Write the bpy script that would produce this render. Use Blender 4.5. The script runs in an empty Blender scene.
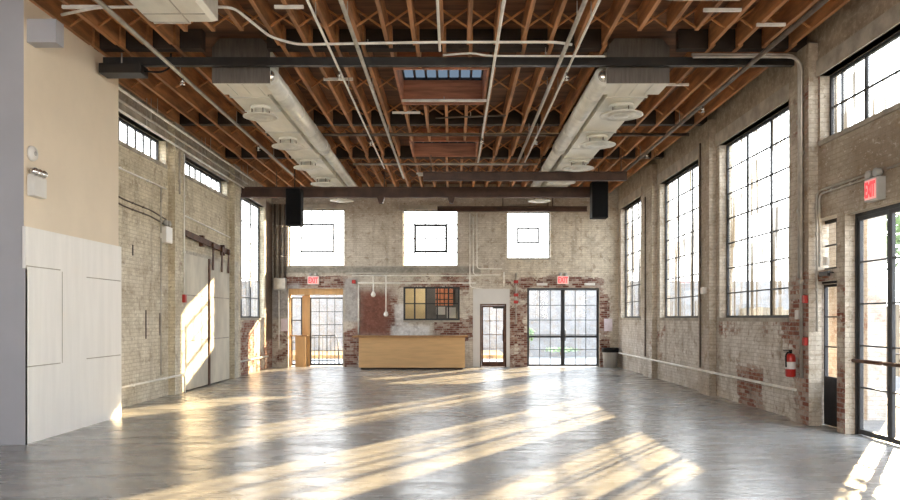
import bpy, math, random
from mathutils import Vector, Matrix
R = random.Random(7)
scn = bpy.context.scene
COL = scn.collection
PI = math.pi

# ------------------------------------------------------------------ camera
CAMZ = 1.6
cd = bpy.data.cameras.new('camera'); cam = bpy.data.objects.new('camera', cd); COL.objects.link(cam)
cam.location = (0, 0, CAMZ); cam.rotation_euler = (PI/2, 0, 0)
cd.sensor_width = 36; cd.lens = 760/900*36; cd.shift_x = -3/900; cd.shift_y = 68/900
cd.clip_start = .05; cd.clip_end = 400
scn.camera = cam

# ------------------------------------------------------------------ helpers
ORIGIN = {}
class MB:
    def __init__(s): s.v = []; s.f = []; s.sm = []
    def add(s, vs, fs, smooth=False):
        b = len(s.v); s.v += [tuple(v) for v in vs]
        for f in fs: s.f.append(tuple(b+i for i in f)); s.sm.append(smooth)
        return s
    def box(s, x0, x1, y0, y1, z0, z1):
        x0, x1 = min(x0, x1), max(x0, x1); y0, y1 = min(y0, y1), max(y0, y1); z0, z1 = min(z0, z1), max(z0, z1)
        return s.add([(x0,y0,z0),(x1,y0,z0),(x1,y1,z0),(x0,y1,z0),(x0,y0,z1),(x1,y0,z1),(x1,y1,z1),(x0,y1,z1)],
              [(0,3,2,1),(4,5,6,7),(0,1,5,4),(1,2,6,5),(2,3,7,6),(3,0,4,7)])
    def bbox(s, x0, x1, y0, y1, z0, z1, b=.01):          # box with chamfered edges
        x0, x1 = min(x0, x1), max(x0, x1); y0, y1 = min(y0, y1), max(y0, y1); z0, z1 = min(z0, z1), max(z0, z1)
        import bmesh
        bm = bmesh.new(); bmesh.ops.create_cube(bm, size=1)
        for v in bm.verts: v.co = ((x0+x1)/2+v.co.x*(x1-x0), (y0+y1)/2+v.co.y*(y1-y0), (z0+z1)/2+v.co.z*(z1-z0))
        bmesh.ops.bevel(bm, geom=list(bm.edges), offset=b, segments=2, affect='EDGES', profile=.5)
        bm.verts.index_update()
        s.add([v.co[:] for v in bm.verts], [[v.index for v in f.verts] for f in bm.faces]); bm.free()
        return s
    def obox(s, p, q, w, h, up=(0,0,1)):                  # bar p->q, width w sideways, height h along up
        p, q = Vector(p), Vector(q); d = (q-p).normalized(); u = Vector(up)
        side = d.cross(u).normalized(); u = side.cross(d).normalized()
        vs = [c + side*a*w/2 + u*b*h/2 for c in (p, q) for a, b in ((-1,-1),(1,-1),(1,1),(-1,1))]
        return s.add(vs, [(0,1,2,3),(7,6,5,4),(0,4,5,1),(1,5,6,2),(2,6,7,3),(3,7,4,0)])
    def tube(s, pts, r, n=8, caps=True):
        pts = [Vector(p) for p in pts]; rings = []; N = None
        for i, p in enumerate(pts):
            if i == 0: t = pts[1]-p
            elif i == len(pts)-1: t = p-pts[i-1]
            else: t = (pts[i+1]-p).normalized()+(p-pts[i-1]).normalized()
            t.normalize()
            if N is None:
                N = t.orthogonal().normalized()
            else:
                N = (N - t*N.dot(t)).normalized()
            B = t.cross(N); rr = r[i] if isinstance(r, (list, tuple)) else r
            rings.append([p + (N*math.cos(2*PI*k/n)+B*math.sin(2*PI*k/n))*rr for k in range(n)])
        b = len(s.v)
        for rg in rings: s.v += [tuple(v) for v in rg]
        for i in range(len(rings)-1):
            for k in range(n):
                s.f.append((b+i*n+k, b+i*n+(k+1)%n, b+(i+1)*n+(k+1)%n, b+(i+1)*n+k)); s.sm.append(True)
        if caps:
            s.f.append(tuple(b+k for k in reversed(range(n)))); s.sm.append(False)
            s.f.append(tuple(b+(len(rings)-1)*n+k for k in range(n))); s.sm.append(False)
        return s
    def lathe(s, c, prof, n=24, axis='z', smooth=True):   # prof: (radius, height) list along axis
        b = len(s.v); c = Vector(c)
        for (r, h) in prof:
            for k in range(n):
                a = 2*PI*k/n; x, y = r*math.cos(a), r*math.sin(a)
                s.v.append(tuple(c + (Vector((x,y,h)) if axis == 'z' else Vector((h,x,y)) if axis == 'x' else Vector((y,h,x)))))
        for i in range(len(prof)-1):
            for k in range(n):
                s.f.append((b+i*n+k, b+i*n+(k+1)%n, b+(i+1)*n+(k+1)%n, b+(i+1)*n+k)); s.sm.append(smooth)
        if prof[0][0] > 1e-4: s.f.append(tuple(b+k for k in reversed(range(n)))); s.sm.append(False)
        if prof[-1][0] > 1e-4: s.f.append(tuple(b+(len(prof)-1)*n+k for k in range(n))); s.sm.append(False)
        return s
    def build(s, name, mat, parent=None):
        o0 = Vector(ORIGIN.get(parent.name, (0,0,0))) if parent else Vector((0,0,0))
        me = bpy.data.meshes.new(name)
        me.from_pydata([tuple(Vector(v)-o0) for v in s.v], [], s.f); me.update()
        me.polygons.foreach_set('use_smooth', s.sm)
        me.materials.append(mat)
        o = bpy.data.objects.new(name, me); COL.objects.link(o)
        if parent: o.parent = parent; ORIGIN[o.name] = tuple(o0)
        return o
def tag(o, label=None, cat=None, group=None, kind=None):
    if label: o['label'] = label
    if cat: o['category'] = cat
    if group: o['group'] = group
    if kind: o['kind'] = kind
    return o
def thing(name, label, cat, loc=(0,0,0), group=None, kind=None):
    o = bpy.data.objects.new(name, None); COL.objects.link(o); o.location = loc; o.empty_display_size = .1
    ORIGIN[o.name] = tuple(loc)
    return tag(o, label, cat, group, kind)
def bend(pts, r=.12, k=4):                                # round the corners of a pipe run
    pts = [Vector(p) for p in pts]; out = [pts[0]]
    for i in range(1, len(pts)-1):
        a, p, b = pts[i-1], pts[i], pts[i+1]
        ra = min(r, (a-p).length*.45, (b-p).length*.45)
        p0 = p+(a-p).normalized()*ra; p1 = p+(b-p).normalized()*ra
        for j in range(k+1):
            t = j/k; out.append(p0*(1-t)**2 + p*2*t*(1-t) + p1*t*t)
    out.append(pts[-1]); return out

# ------------------------------------------------------------------ materials
class NT:
    def __init__(s, name):
        s.m = bpy.data.materials.new(name); s.m.use_nodes = True
        s.t = s.m.node_tree; s.n = s.t.nodes; s.n.clear()
        s.out = s.n.new('ShaderNodeOutputMaterial')
    def node(s, typ, ins=None, **kw):
        nd = s.n.new(typ)
        for k, v in kw.items(): setattr(nd, k, v)
        for k, v in (ins or {}).items():
            sock = nd.inputs[k]
            if isinstance(v, bpy.types.NodeSocket): s.t.links.new(v, sock)
            elif v is not None: sock.default_value = v
        return nd
    def math(s, op, a, b=0., clamp=False):
        return s.node('ShaderNodeMath', {0: a, 1: b}, operation=op, use_clamp=clamp).outputs[0]
    def mix(s, f, a, b, blend='MIX'):
        nd = s.node('ShaderNodeMix', data_type='RGBA', blend_type=blend)
        for k, v in ((0, f), (6, a), (7, b)):
            if isinstance(v, bpy.types.NodeSocket): s.t.links.new(v, nd.inputs[k])
            else: nd.inputs[k].default_value = v if k == 0 else (*v, 1) if len(v) == 3 else v
        return nd.outputs[2]
    def pos(s): return s.node('ShaderNodeNewGeometry').outputs['Position']
    def noise(s, vec, scale, detail=4, rough=.55, dist=0.):
        return s.node('ShaderNodeTexNoise', {'Vector': vec, 'Scale': scale, 'Detail': detail, 'Roughness': rough, 'Distortion': dist}).outputs['Fac']
    def scalev(s, vec, sc):
        return s.node('ShaderNodeVectorMath', {0: vec, 1: sc}, operation='MULTIPLY').outputs[0]
    def ramp(s, x, a, b, lo=0., hi=1.):
        return s.node('ShaderNodeMapRange', {0: x, 1: a, 2: b, 3: lo, 4: hi}, interpolation_type='SMOOTHSTEP').outputs[0]
    def bump(s, h, strength=.3, dist=.01, nrm=None):
        return s.node('ShaderNodeBump', {'Height': h, 'Strength': strength, 'Distance': dist, 'Normal': nrm}).outputs[0]
    def bsdf(s, color, rough=.6, metal=0., nrm=None, **kw):
        ins = {'Base Color': color if isinstance(color, bpy.types.NodeSocket) else (*color, 1), 'Roughness': rough, 'Metallic': metal}
        if nrm is not None: ins['Normal'] = nrm
        ins.update(kw)
        b = s.node('ShaderNodeBsdfPrincipled', ins)
        s.t.links.new(b.outputs[0], s.out.inputs[0]); return s.m

def plain(name, col, rough=.6, metal=0., var=.15, vs=6., bump=0., stretch=(1,1,1), **kw):
    t = NT(name); p = t.scalev(t.pos(), stretch)
    n = t.noise(p, vs, 5, .6)
    k = t.ramp(n, .25, .75, 1-var, 1+var)
    c = t.mix(1., col, t.node('ShaderNodeCombineColor', {0: k, 1: k, 2: k}).outputs[0], 'MULTIPLY')
    nrm = t.bump(n, bump, .01) if bump else None
    return t.bsdf(c, rough, metal, nrm, **kw)

def brick_mat(name, axis, paint, paint2, brick, brick2, level=.62, wear=(), conc=(), rough=.75, mort=(.30,.27,.23), dirt=(.20,.15,.10), dirty=.5, streak=.55, zones=()):
    """brick wall, worn paint over red brick.  wear: (u0,u1,z0,z1,amount,soft) zones of lost paint; conc: smooth concrete zones"""
    t = NT(name); P = t.pos(); sx = t.node('ShaderNodeSeparateXYZ', {0: P})
    nx = t.node('ShaderNodeSeparateXYZ', {0: t.node('ShaderNodeNewGeometry').outputs['True Normal']}).outputs[0]
    isx = t.math('GREATER_THAN', t.math('ABSOLUTE', nx), .5)
    U = t.node('ShaderNodeMix', {0: isx, 2: sx.outputs[0], 3: sx.outputs[1]}, data_type='FLOAT').outputs[0]; Z = sx.outputs[2]
    uv = t.node('ShaderNodeCombineXYZ', {0: U, 1: Z, 2: 0.}).outputs[0]
    br = t.node('ShaderNodeTexBrick', {'Vector': uv, 'Color1': (*brick, 1), 'Color2': (*brick2, 1), 'Mortar': (*mort, 1), 'Scale': 1., 'Mortar Size': .008,
                'Mortar Smooth': .3, 'Bias': -.1, 'Brick Width': .21, 'Row Height': .07})
    big = t.noise(uv, .55, 5, .62); mid = t.noise(uv, 2.3, 6, .65); fine = t.noise(uv, 11., 5, .7)
    cell = t.node('ShaderNodeTexBrick', {'Vector': uv, 'Color1': (0,0,0,1), 'Color2': (1,1,1,1), 'Mortar': (.5,.5,.5,1), 'Scale': 1., 'Mortar Size': .004,
                'Brick Width': .21, 'Row Height': .07}).outputs['Color']
    vs = t.scalev(uv, (3.2, .35, 1.)); st = t.noise(vs, 1., 5, .6)
    m = t.math('ADD', t.math('MULTIPLY', big, .45), t.math('MULTIPLY', mid, .4))
    m = t.math('ADD', m, t.math('MULTIPLY', fine, .17)); m = t.math('ADD', m, t.math('MULTIPLY', t.math('SUBTRACT', cell, .5), .07))
    def rect(u0, u1, z0, z1, soft):
        du = t.math('SUBTRACT', t.math('ABSOLUTE', t.math('SUBTRACT', U, (u0+u1)/2)), (u1-u0)/2)
        dz = t.math('SUBTRACT', t.math('ABSOLUTE', t.math('SUBTRACT', Z, (z0+z1)/2)), (z1-z0)/2)
        d = t.math('MAXIMUM', du, dz); d = t.math('ADD', d, t.math('MULTIPLY', t.math('SUBTRACT', mid, .5), soft*2.2))
        return t.ramp(d, soft, -soft)
    for (u0, u1, z0, z1, amt, soft) in wear: m = t.math('ADD', m, t.math('MULTIPLY', rect(u0, u1, z0, z1, soft), amt))
    bare = t.ramp(m, level, level+.035)
    pc = t.mix(t.ramp(mid, .35, .68), paint, paint2)
    for (u0, u1, z0, z1, col, amt, soft) in zones: pc = t.mix(t.math('MULTIPLY', rect(u0, u1, z0, z1, soft), amt), pc, t.mix(t.ramp(mid, .35, .68), col, (col[0]*.78, col[1]*.75, col[2]*.72)))
    pc = t.mix(t.math('MULTIPLY', t.ramp(st, .52, .74), streak), pc, dirt)
    pc = t.mix(t.math('MULTIPLY', t.ramp(fine, .5, .75), dirty*.55), pc, dirt)
    blot = t.noise(uv, 4.5, 8, .72, .4)
    pc = t.mix(t.math('MULTIPLY', t.ramp(blot, .50, .66), dirty), pc, (dirt[0]*1.25, dirt[1]*1.15, dirt[2]*1.05))
    pc = t.mix(t.math('MULTIPLY', t.ramp(t.noise(uv, .8, 7, .7, .3), .46, .72), dirty*.9), pc, (paint[0]*.5, paint[1]*.46, paint[2]*.40))
    lite = t.ramp(t.noise(uv, 6., 8, .7), .58, .72)
    pc = t.mix(t.math('MULTIPLY', lite, .55), pc, (min(1,paint[0]*1.25), min(1,paint[1]*1.27), min(1,paint[2]*1.32)))
    pc = t.mix(t.math('MULTIPLY', cell, .28), pc, (paint[0]*.55, paint[1]*.5, paint[2]*.45))
    chip = t.noise(t.scalev(uv, (1., 1.7, 1.)), 9., 9, .78, .3)
    pc = t.mix(t.math('MULTIPLY', t.ramp(chip, .58, .65), .7), pc, (dirt[0]*.8, dirt[1]*.75, dirt[2]*.7))
    pc = t.mix(t.math('MULTIPLY', t.ramp(chip, .44, .37), .6), pc, (min(1,paint[0]*1.3), min(1,paint[1]*1.33), min(1,paint[2]*1.4)))
    pc = t.mix(t.math('MULTIPLY', br.outputs['Fac'], .4), pc, (paint[0]*.45, paint[1]*.42, paint[2]*.38))
    bc = t.mix(t.math('MULTIPLY', t.ramp(t.math('ADD', t.math('MULTIPLY', fine, .7), t.math('MULTIPLY', cell, .3)), .44, .66), .75), br.outputs['Color'], (.50,.44,.38))
    bc = t.mix(t.math('MULTIPLY', t.ramp(mid, .5, .75), .5), bc, (.07,.045,.035))
    c = t.mix(bare, pc, bc)
    h = t.math('ADD', t.math('MULTIPLY', br.outputs['Fac'], -1.), t.math('MULTIPLY', fine, .6))
    for (u0, u1, z0, z1, col, soft) in conc:
        k = rect(u0, u1, z0, z1, soft)
        cc = t.mix(t.ramp(mid, .35, .7), col, (col[0]*.7, col[1]*.68, col[2]*.66))
        cc = t.mix(t.math('MULTIPLY', t.ramp(fine, .45, .7), .55), cc, (min(1,col[0]*1.5+.03), min(1,col[1]*1.5+.03), min(1,col[2]*1.5+.03)))
        cc = t.mix(t.math('MULTIPLY', t.ramp(blot, .5, .62), .5), cc, (col[0]*.5, col[1]*.5, col[2]*.5))
        c = t.mix(k, c, cc); h = t.math('MULTIPLY', h, t.math('SUBTRACT', 1., t.math('MULTIPLY', k, .8)))
    return t.bsdf(c, rough, 0., t.bump(h, .55, .008), **{'Specular IOR Level': .25})

M = {}
PAINT = (.60,.54,.45); PAINT2 = (.47,.41,.33); BRICK = (.23,.075,.045); BRICK2 = (.34,.15,.09)
M['brick_right'] = brick_mat('painted_brick_right', 'y', (.66,.60,.51), (.50,.44,.35), BRICK, BRICK2, .635,
    wear=((10.0,12.15,-.2,2.3,.17,.5),(10.9,11.5,-.2,6,.07,.2),(14.0,15.5,-.2,1.6,.05,.6),(16.4,20,1.1,1.62,.09,.15),(12.1,15.5,1.2,1.62,.09,.15),(8,12.4,4.,6,.07,.7),(13.2,14.4,-.2,.75,.2,.25),(12.0,12.7,0,6,.03,.3),(19.4,20.4,0,1.3,.12,.2)),
    conc=((11.3,26,5.12,6.2,(.40,.34,.26),.06),(5,11.3,5.2,6.2,(.42,.35,.27),.06)), dirty=.75,
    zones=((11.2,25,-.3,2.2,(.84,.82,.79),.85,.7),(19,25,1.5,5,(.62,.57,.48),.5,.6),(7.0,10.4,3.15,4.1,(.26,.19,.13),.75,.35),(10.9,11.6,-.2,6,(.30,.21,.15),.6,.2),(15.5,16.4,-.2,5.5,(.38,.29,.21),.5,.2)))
M['brick_left'] = brick_mat('painted_brick_left', 'y', (.80,.73,.57), (.64,.57,.42), BRICK, BRICK2, .68,
    wear=((20.7,26,-.2,1.55,.24,.08),(24.0,26,-.2,4.9,.16,.3),(15.7,16.7,2.2,3.2,.07,.2)),
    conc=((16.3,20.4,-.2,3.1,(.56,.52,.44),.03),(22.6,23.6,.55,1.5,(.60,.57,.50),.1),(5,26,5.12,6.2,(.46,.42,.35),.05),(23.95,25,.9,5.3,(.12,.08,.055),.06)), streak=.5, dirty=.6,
    zones=((12,20.5,-.3,3.0,(.84,.80,.70),.8,.8),))
M['brick_back'] = brick_mat('painted_brick_back', 'x', (.72,.67,.59), (.60,.55,.47), (.14,.045,.032), (.33,.15,.10), .66,
    wear=((-6,-5.0,-.2,1.5,.17,.2),(-2.2,-1.75,.9,2.6,.1,.16),(-5.6,-3.4,2.55,2.98,.13,.08),(2.2,5.0,2.55,2.95,.08,.1),(-3.6,-3.1,-.2,1.2,.2,.15),(-.6,.45,.9,1.5,.2,.1),(-3.45,6,-.2,2.62,.115,.3),(1.7,2.5,-.2,2.9,.10,.15),(4.7,5.1,-.2,2.6,.12,.12),(-1.8,.5,2.55,3.1,.16,.12),(.5,5.0,2.65,3.0,.14,.15),(-5.6,-3.5,2.6,2.95,.12,.15),(-.2,.8,.8,1.75,.06,.2),(1,1.3,3.4,4.0,.08,.15)),
    conc=((-5.7,.9,3.06,3.28,(.34,.32,.28),.05),(-3.15,-2.02,.95,2.5,(.20,.085,.06),.28),(-2.0,-.75,.95,1.35,(.74,.73,.72),.09),(-1.9,-1.45,1.35,2.05,(.74,.73,.72),.06),(-5.9,-5.0,1.6,2.7,(.40,.38,.37),.1),(-3.55,-3.1,1.5,2.9,(.42,.40,.38),.08)), streak=.5, dirty=.65,
    zones=((1.6,5.3,2.7,5.0,(.82,.75,.61),.8,.5),(4.6,5.4,-.2,2.7,(.72,.65,.55),.7,.3),(-5.9,5.4,4.9,6,(.42,.35,.27),.6,.3)))
M['red_brick'] = brick_mat('red_brick', 'y', PAINT, PAINT2, BRICK, BRICK2, .5, wear=())
M['brick_rev'] = brick_mat('reveal_brick', 'x', (.60,.57,.53), (.48,.43,.38), BRICK, BRICK2, .56)
M['outside_brick'] = brick_mat('white_block', 'x', (.27,.275,.285), (.20,.205,.215), (.45,.40,.38), (.5,.45,.42), .72)
M['concrete'] = plain('old_concrete', (.40,.36,.30), .8, 0, .3, 3., .3)
M['beige'] = plain('beige_drywall', (.80,.69,.54), .6, 0, .04, 1.2)
M['white_panel'] = plain('white_panel', (.89,.87,.83), .5, 0, .04, 2.5, 0, (1,3,.3))
M['drywall'] = plain('white_drywall', (.66,.65,.63), .6, 0, .05, 1.5)
M['grey_wall'] = plain('grey_drywall', (.42,.42,.45), .6, 0, .06, .8)
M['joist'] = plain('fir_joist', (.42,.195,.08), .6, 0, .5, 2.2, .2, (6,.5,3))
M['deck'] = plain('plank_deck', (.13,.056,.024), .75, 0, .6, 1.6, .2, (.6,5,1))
M['brace'] = plain('brace_wood', (.45,.20,.07), .65, 0, .3, 8)
M['header'] = plain('skylight_wood', (.42,.17,.09), .6, 0, .35, 3., .2, (.5,1,5))
M['dark_timber'] = plain('dark_timber', (.03,.018,.012), .7, 0, .4, 3)
M['black_steel'] = plain('black_steel', (.022,.02,.019), .45, .2, .3, 5)
M['brown_steel'] = plain('brown_steel', (.075,.04,.028), .55, .2, .35, 3)
M['rust'] = plain('rusty_steel', (.10,.045,.025), .7, .3, .4, 8, .2)
M['sash'] = plain('sash_steel', (.035,.036,.040), .5, .3, .2, 6)
M['galv'] = plain('galvanised', (.72,.71,.65), .38, .4, .14, 4)
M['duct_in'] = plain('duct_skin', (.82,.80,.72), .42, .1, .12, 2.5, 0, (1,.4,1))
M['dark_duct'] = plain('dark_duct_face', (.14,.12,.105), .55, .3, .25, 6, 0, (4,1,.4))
M['pipe_white'] = plain('painted_pipe', (.86,.84,.78), .35, .1, .15, 5)
M['pipe_grey'] = plain('conduit_steel', (.46,.43,.38), .35, .5, .2, 5)
M['pipe_dark'] = plain('dark_pipe', (.13,.10,.08), .5, .4, .3, 5)
M['plywood'] = plain('plywood', (.60,.38,.175), .5, 0, .10, 3., 0, (.6,.6,6))
M['ply_light'] = plain('plywood_light', (.62,.37,.16), .55, 0, .12, 3., 0, (3,3,.5))
M['ply_edge'] = plain('plywood_edge', (.36,.19,.075), .5, 0, .2, 6)
M['red'] = plain('red_enamel', (.42,.02,.015), .35, 0, .1, 4)
M['black'] = plain('black_plastic', (.011,.011,.012), .7, 0, .2, 6, **{'Specular IOR Level': .2})
M['charcoal'] = plain('speaker_grille', (.010,.010,.011), .95, 0, .2, 30, **{'Specular IOR Level': .1})
M['white_plastic'] = plain('white_plastic', (.74,.72,.68), .4, 0, .04, 4)
M['grey_plastic'] = plain('grey_enamel', (.42,.42,.40), .45, .1, .1, 4)
M['bin'] = plain('grey_bin', (.33,.32,.30), .5, 0, .12, 3, 0, (6,6,.5))
M['paper'] = plain('paper', (.70,.62,.66), .8, 0, .1, 12)
M['chrome'] = plain('chrome', (.7,.68,.64), .2, .9, .05, 5)
M['tan_board'] = plain('tan_board', (.85,.66,.36), .6, 0, .1, 3)
M['room_dark'] = plain('dark_room', (.16,.15,.145), .8, 0, .2, 2)
M['orange_panel'] = plain('orange_brick_panel', (.85,.30,.14), .8, 0, .3, 9)
M['ground'] = plain('pale_paving', (.30,.29,.27), .9, 0, .15, .6)
M['asphalt'] = plain('worn_asphalt', (.13,.125,.12), .9, 0, .2, .8)
M['dry_grass'] = plain('dry_grass', (.42,.24,.10), .9, 0, .5, 2.5)
M['leaf'] = plain('green_leaf', (.24,.32,.17), .6, 0, .4, 5)
M['tree_leaf'] = plain('tree_leaf', (.10,.16,.045), .6, 0, .4, 5)
M['bark'] = plain('bark', (.17,.12,.08), .85, 0, .3, 6, .3, (4,4,1))
M['fence'] = plain('weathered_boards', (.22,.18,.125), .8, 0, .35, 1.5, 0, (1,5,.3))
def emis(name, col, st):
    t = NT(name); e = t.node('ShaderNodeEmission', {0: (*col, 1), 1: st}); t.t.links.new(e.outputs[0], t.out.inputs[0]); return t.m
def sign_mat(name, col, st):
    t = NT(name); return t.bsdf(col, .4, **{'Emission Color': (*col, 1), 'Emission Strength': st})
M['exit_letters'] = sign_mat('exit_letters', (.85,.05,.06), .55)
M['exit_face'] = sign_mat('exit_face', (.80,.40,.37), .25)
M['bulb'] = plain('opal_glass', (.85,.83,.78), .2, 0, .02, 3)
def glass_mat(name, axis=None, dirt=.0):
    t = NT(name)
    if axis:
        P = t.pos(); s = t.node('ShaderNodeSeparateXYZ', {0: P})
        uv = t.node('ShaderNodeCombineXYZ', {0: s.outputs[0 if axis == 'x' else 1], 1: s.outputs[2]}).outputs[0]
        a = t.noise(t.scalev(uv, (7., .22, 1.)), 1., 4, .55); b = t.noise(t.scalev(uv, (1.6, .5, 1.)), 1., 3, .6)
        pane = t.node('ShaderNodeTexBrick', {'Vector': uv, 'Color1': (0,0,0,1), 'Color2': (1,1,1,1), 'Mortar': (.5,.5,.5,1), 'Scale': 1., 'Mortar Size': 0., 'Brick Width': .53, 'Row Height': .5}, offset=0.).outputs['Color']
        k = t.math('MULTIPLY', t.ramp(t.math('ADD', a, t.math('MULTIPLY', t.math('SUBTRACT', pane, .5), .09)), .47, .61), dirt)
        tint = t.mix(t.ramp(b, .35, .65), (.055,.062,.072), (.10,.078,.048))
        col = t.mix(k, (.96,.97,.97), tint)
        tr = t.node('ShaderNodeBsdfTransparent', {0: col}).outputs[0]
        tl = t.node('ShaderNodeBsdfTranslucent', {0: (.75,.72,.66,1)}).outputs[0]
        base = t.node('ShaderNodeMixShader', {0: t.math('MULTIPLY', k, .15), 1: tr, 2: tl}).outputs[0]
    else:
        base = t.node('ShaderNodeBsdfTransparent', {0: (.95,.96,.96,1)}).outputs[0]
    gl = t.node('ShaderNodeBsdfGlossy', {'Color': (1,1,1,1), 'Roughness': .03}).outputs[0]
    fc = t.node('ShaderNodeLayerWeight', {'Blend': .5}).outputs['Facing']
    fr = t.math('ADD', t.math('MULTIPLY', t.math('POWER', fc, 5.), .5), .03)
    mx = t.node('ShaderNodeMixShader', {0: fr, 1: base, 2: gl}).outputs[0]
    t.t.links.new(mx, t.out.inputs[0]); return t.m
M['glass'] = glass_mat('clear_glass')
M['glass_right'] = glass_mat('streaked_old_glass', 'y', .9)
M['glass_left'] = glass_mat('streaked_old_glass_left', 'y', .5)
def sky_glass():
    t = NT('dusty_skylight_glass')
    a = t.node('ShaderNodeBsdfTransparent', {0: (.10,.125,.15,1)}).outputs[0]
    b = t.node('ShaderNodeBsdfTranslucent', {0: (.16,.18,.20,1)}).outputs[0]
    t.t.links.new(t.node('ShaderNodeMixShader', {0: .5, 1: a, 2: b}).outputs[0], t.out.inputs[0]); return t.m
M['sky_glass'] = sky_glass()

def floor_mat():
    t = NT('polished_concrete'); P = t.pos()
    a = t.noise(P, .45, 6, .6); b = t.noise(t.scalev(P, (.8, 2.6, 1)), 1.3, 6, .65); c = t.noise(P, 9, 5, .7)
    col = t.mix(t.ramp(a, .3, .7), (.30,.295,.28), (.42,.405,.375))
    col = t.mix(t.math('MULTIPLY', t.ramp(b, .42, .72), .6), col, (.26,.255,.25))
    col = t.mix(t.math('MULTIPLY', t.ramp(c, .55, .78), .35), col, (.54,.53,.51))
    v = t.node('ShaderNodeTexVoronoi', {'Vector': P, 'Scale': 1.1, 'Randomness': 1.}).outputs['Distance']
    col = t.mix(t.math('MULTIPLY', t.ramp(v, .035, .02), .8), col, (.06,.05,.045))
    rg = t.math('ADD', t.math('MULTIPLY', t.ramp(b, .3, .75), .18), .19)
    h = t.math('ADD', t.math('MULTIPLY', t.noise(t.scalev(P, (1.6, 5., 1)), 1., 3, .5), 1.), t.math('MULTIPLY', t.noise(t.scalev(P, (2.5, 9., 1)), 2., 5, .65), .35))
    return t.bsdf(col, rg, 0., t.bump(h, .16, .05), **{'Specular IOR Level': .6, 'Coat Weight': .08, 'Coat Roughness': .2})
M['floor'] = floor_mat()

# ------------------------------------------------------------------ walls with openings
XR, XL, YB = 5.4, -5.9, 24.8
ZJ = 5.68; ZD = 5.98
def P3(side, u, w, z):
    return {'right': (XR+w, u, z), 'left': (XL-w, u, z), 'back': (u, YB+w, z)}[side]
def sbox(mb, side, u0, u1, z0, z1, w0, w1):
    a = P3(side, u0, w0, z0); b = P3(side, u1, w1, z1)
    return mb.box(a[0], b[0], a[1], b[1], a[2], b[2])
def grid_wall(us, zs, T, openings, to3d):
    """a solid slab with rectangular holes as one closed mesh"""
    U = sorted(set([us[0], us[1]] + [o[0] for o in openings] + [o[1] for o in openings]))
    Z = sorted(set([zs[0], zs[1]] + [o[2] for o in openings] + [o[3] for o in openings]))
    nu, nz = len(U)-1, len(Z)-1
    def solid(i, j):
        if i < 0 or j < 0 or i >= nu or j >= nz: return False
        uc, zc = (U[i]+U[i+1])/2, (Z[j]+Z[j+1])/2
        return not any(o[0] < uc < o[1] and o[2] < zc < o[3] for o in openings)
    mb = MB()
    q = lambda *p: mb.add([to3d(*x) for x in p], [(0,1,2,3)])
    for i in range(nu):
        for j in range(nz):
            if not solid(i, j): continue
            a, b, c, d = U[i], U[i+1], Z[j], Z[j+1]
            q((a,0,c),(b,0,c),(b,0,d),(a,0,d)); q((a,T,d),(b,T,d),(b,T,c),(a,T,c))
            if not solid(i-1, j): q((a,0,c),(a,0,d),(a,T,d),(a,T,c))
            if not solid(i+1, j): q((b,T,c),(b,T,d),(b,0,d),(b,0,c))
            if not solid(i, j-1): q((a,T,c),(b,T,c),(b,0,c),(a,0,c))
            if not solid(i, j+1): q((a,0,d),(b,0,d),(b,T,d),(a,T,d))
    return mb
ZS, ZT = 1.6, 5.1
R_OPEN = [(12.2,15.4,ZS,ZT),(16.5,19.85,ZS,ZT),(21.85,24.45,ZS,ZT),(7.3,11.18,4.19,5.16),(10.69,11.45,0,2.14),(10.69,11.45,2.3,3.06),(8.85,10.47,0,3.03),(1.3,6.3,ZS,ZT),(-3.4,.7,ZS,ZT)]
L_OPEN = [(12.7,15.62,4.73,5.24),(16.72,19.85,4.76,5.16),(20.76,23.75,ZS,5.06)]
B_OPEN = [(-5.38,-3.56,3.3,5.16),(-1.63,.16,3.3,5.14),(1.76,3.18,3.55,5.08),(-5.38,-3.59,0,2.56),(-1.62,.22,1.52,2.62),(.65,1.85,0,2.55),(2.42,4.78,0,2.58)]
R0 = -4.0
def wall(name, side, us, openings, mat, T, label):
    to3 = (lambda u, w, z: P3(side, u, w, z))
    mb = grid_wall(us, (0, 6.05), T, openings, to3)
    return tag(mb.build(name, mat), label, 'wall', kind='structure')
wr = wall('wall_right', 'right', (R0, 25.2), R_OPEN, M['brick_right'], .26, 'long worn painted brick wall with tall steel windows and glass doors')
wl = wall('wall_left', 'left', (12.3, 25.2), L_OPEN, M['brick_left'], .2, 'pale painted brick wall behind the sliding doors')
wb = wall('wall_back', 'back', (-6.25, 5.75), B_OPEN, M['brick_back'], .4, 'far painted brick wall with three high windows behind the bar')
mb = MB(); mb.box(-9.5, 5.8, R0-.3, R0, 0, .001)
fl = tag(MB().box(-9.6, 5.62, R0, 25.18, -.2, 0).build('floor', M['floor']), 'polished grey concrete floor', 'floor', kind='structure')
# the near end of the hall, behind the camera: a wall with an unseen opening added for fill light
to3 = lambda u, w, z: (u, R0-w, z)
tag(grid_wall((-9.6, 5.8), (0, 6.05), .3, [(-8.8,5.2,3.8,5.8)], to3).build('wall_front', M['concrete']), 'near end wall with an unseen wide high opening added for fill light', 'wall', kind='structure')
tag(MB().box(-9.9, -9.6, R0, 9.7, 0, 6.05).build('wall_side', M['grey_wall']), 'grey side wall beside the near bay', 'wall', kind='structure')

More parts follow.
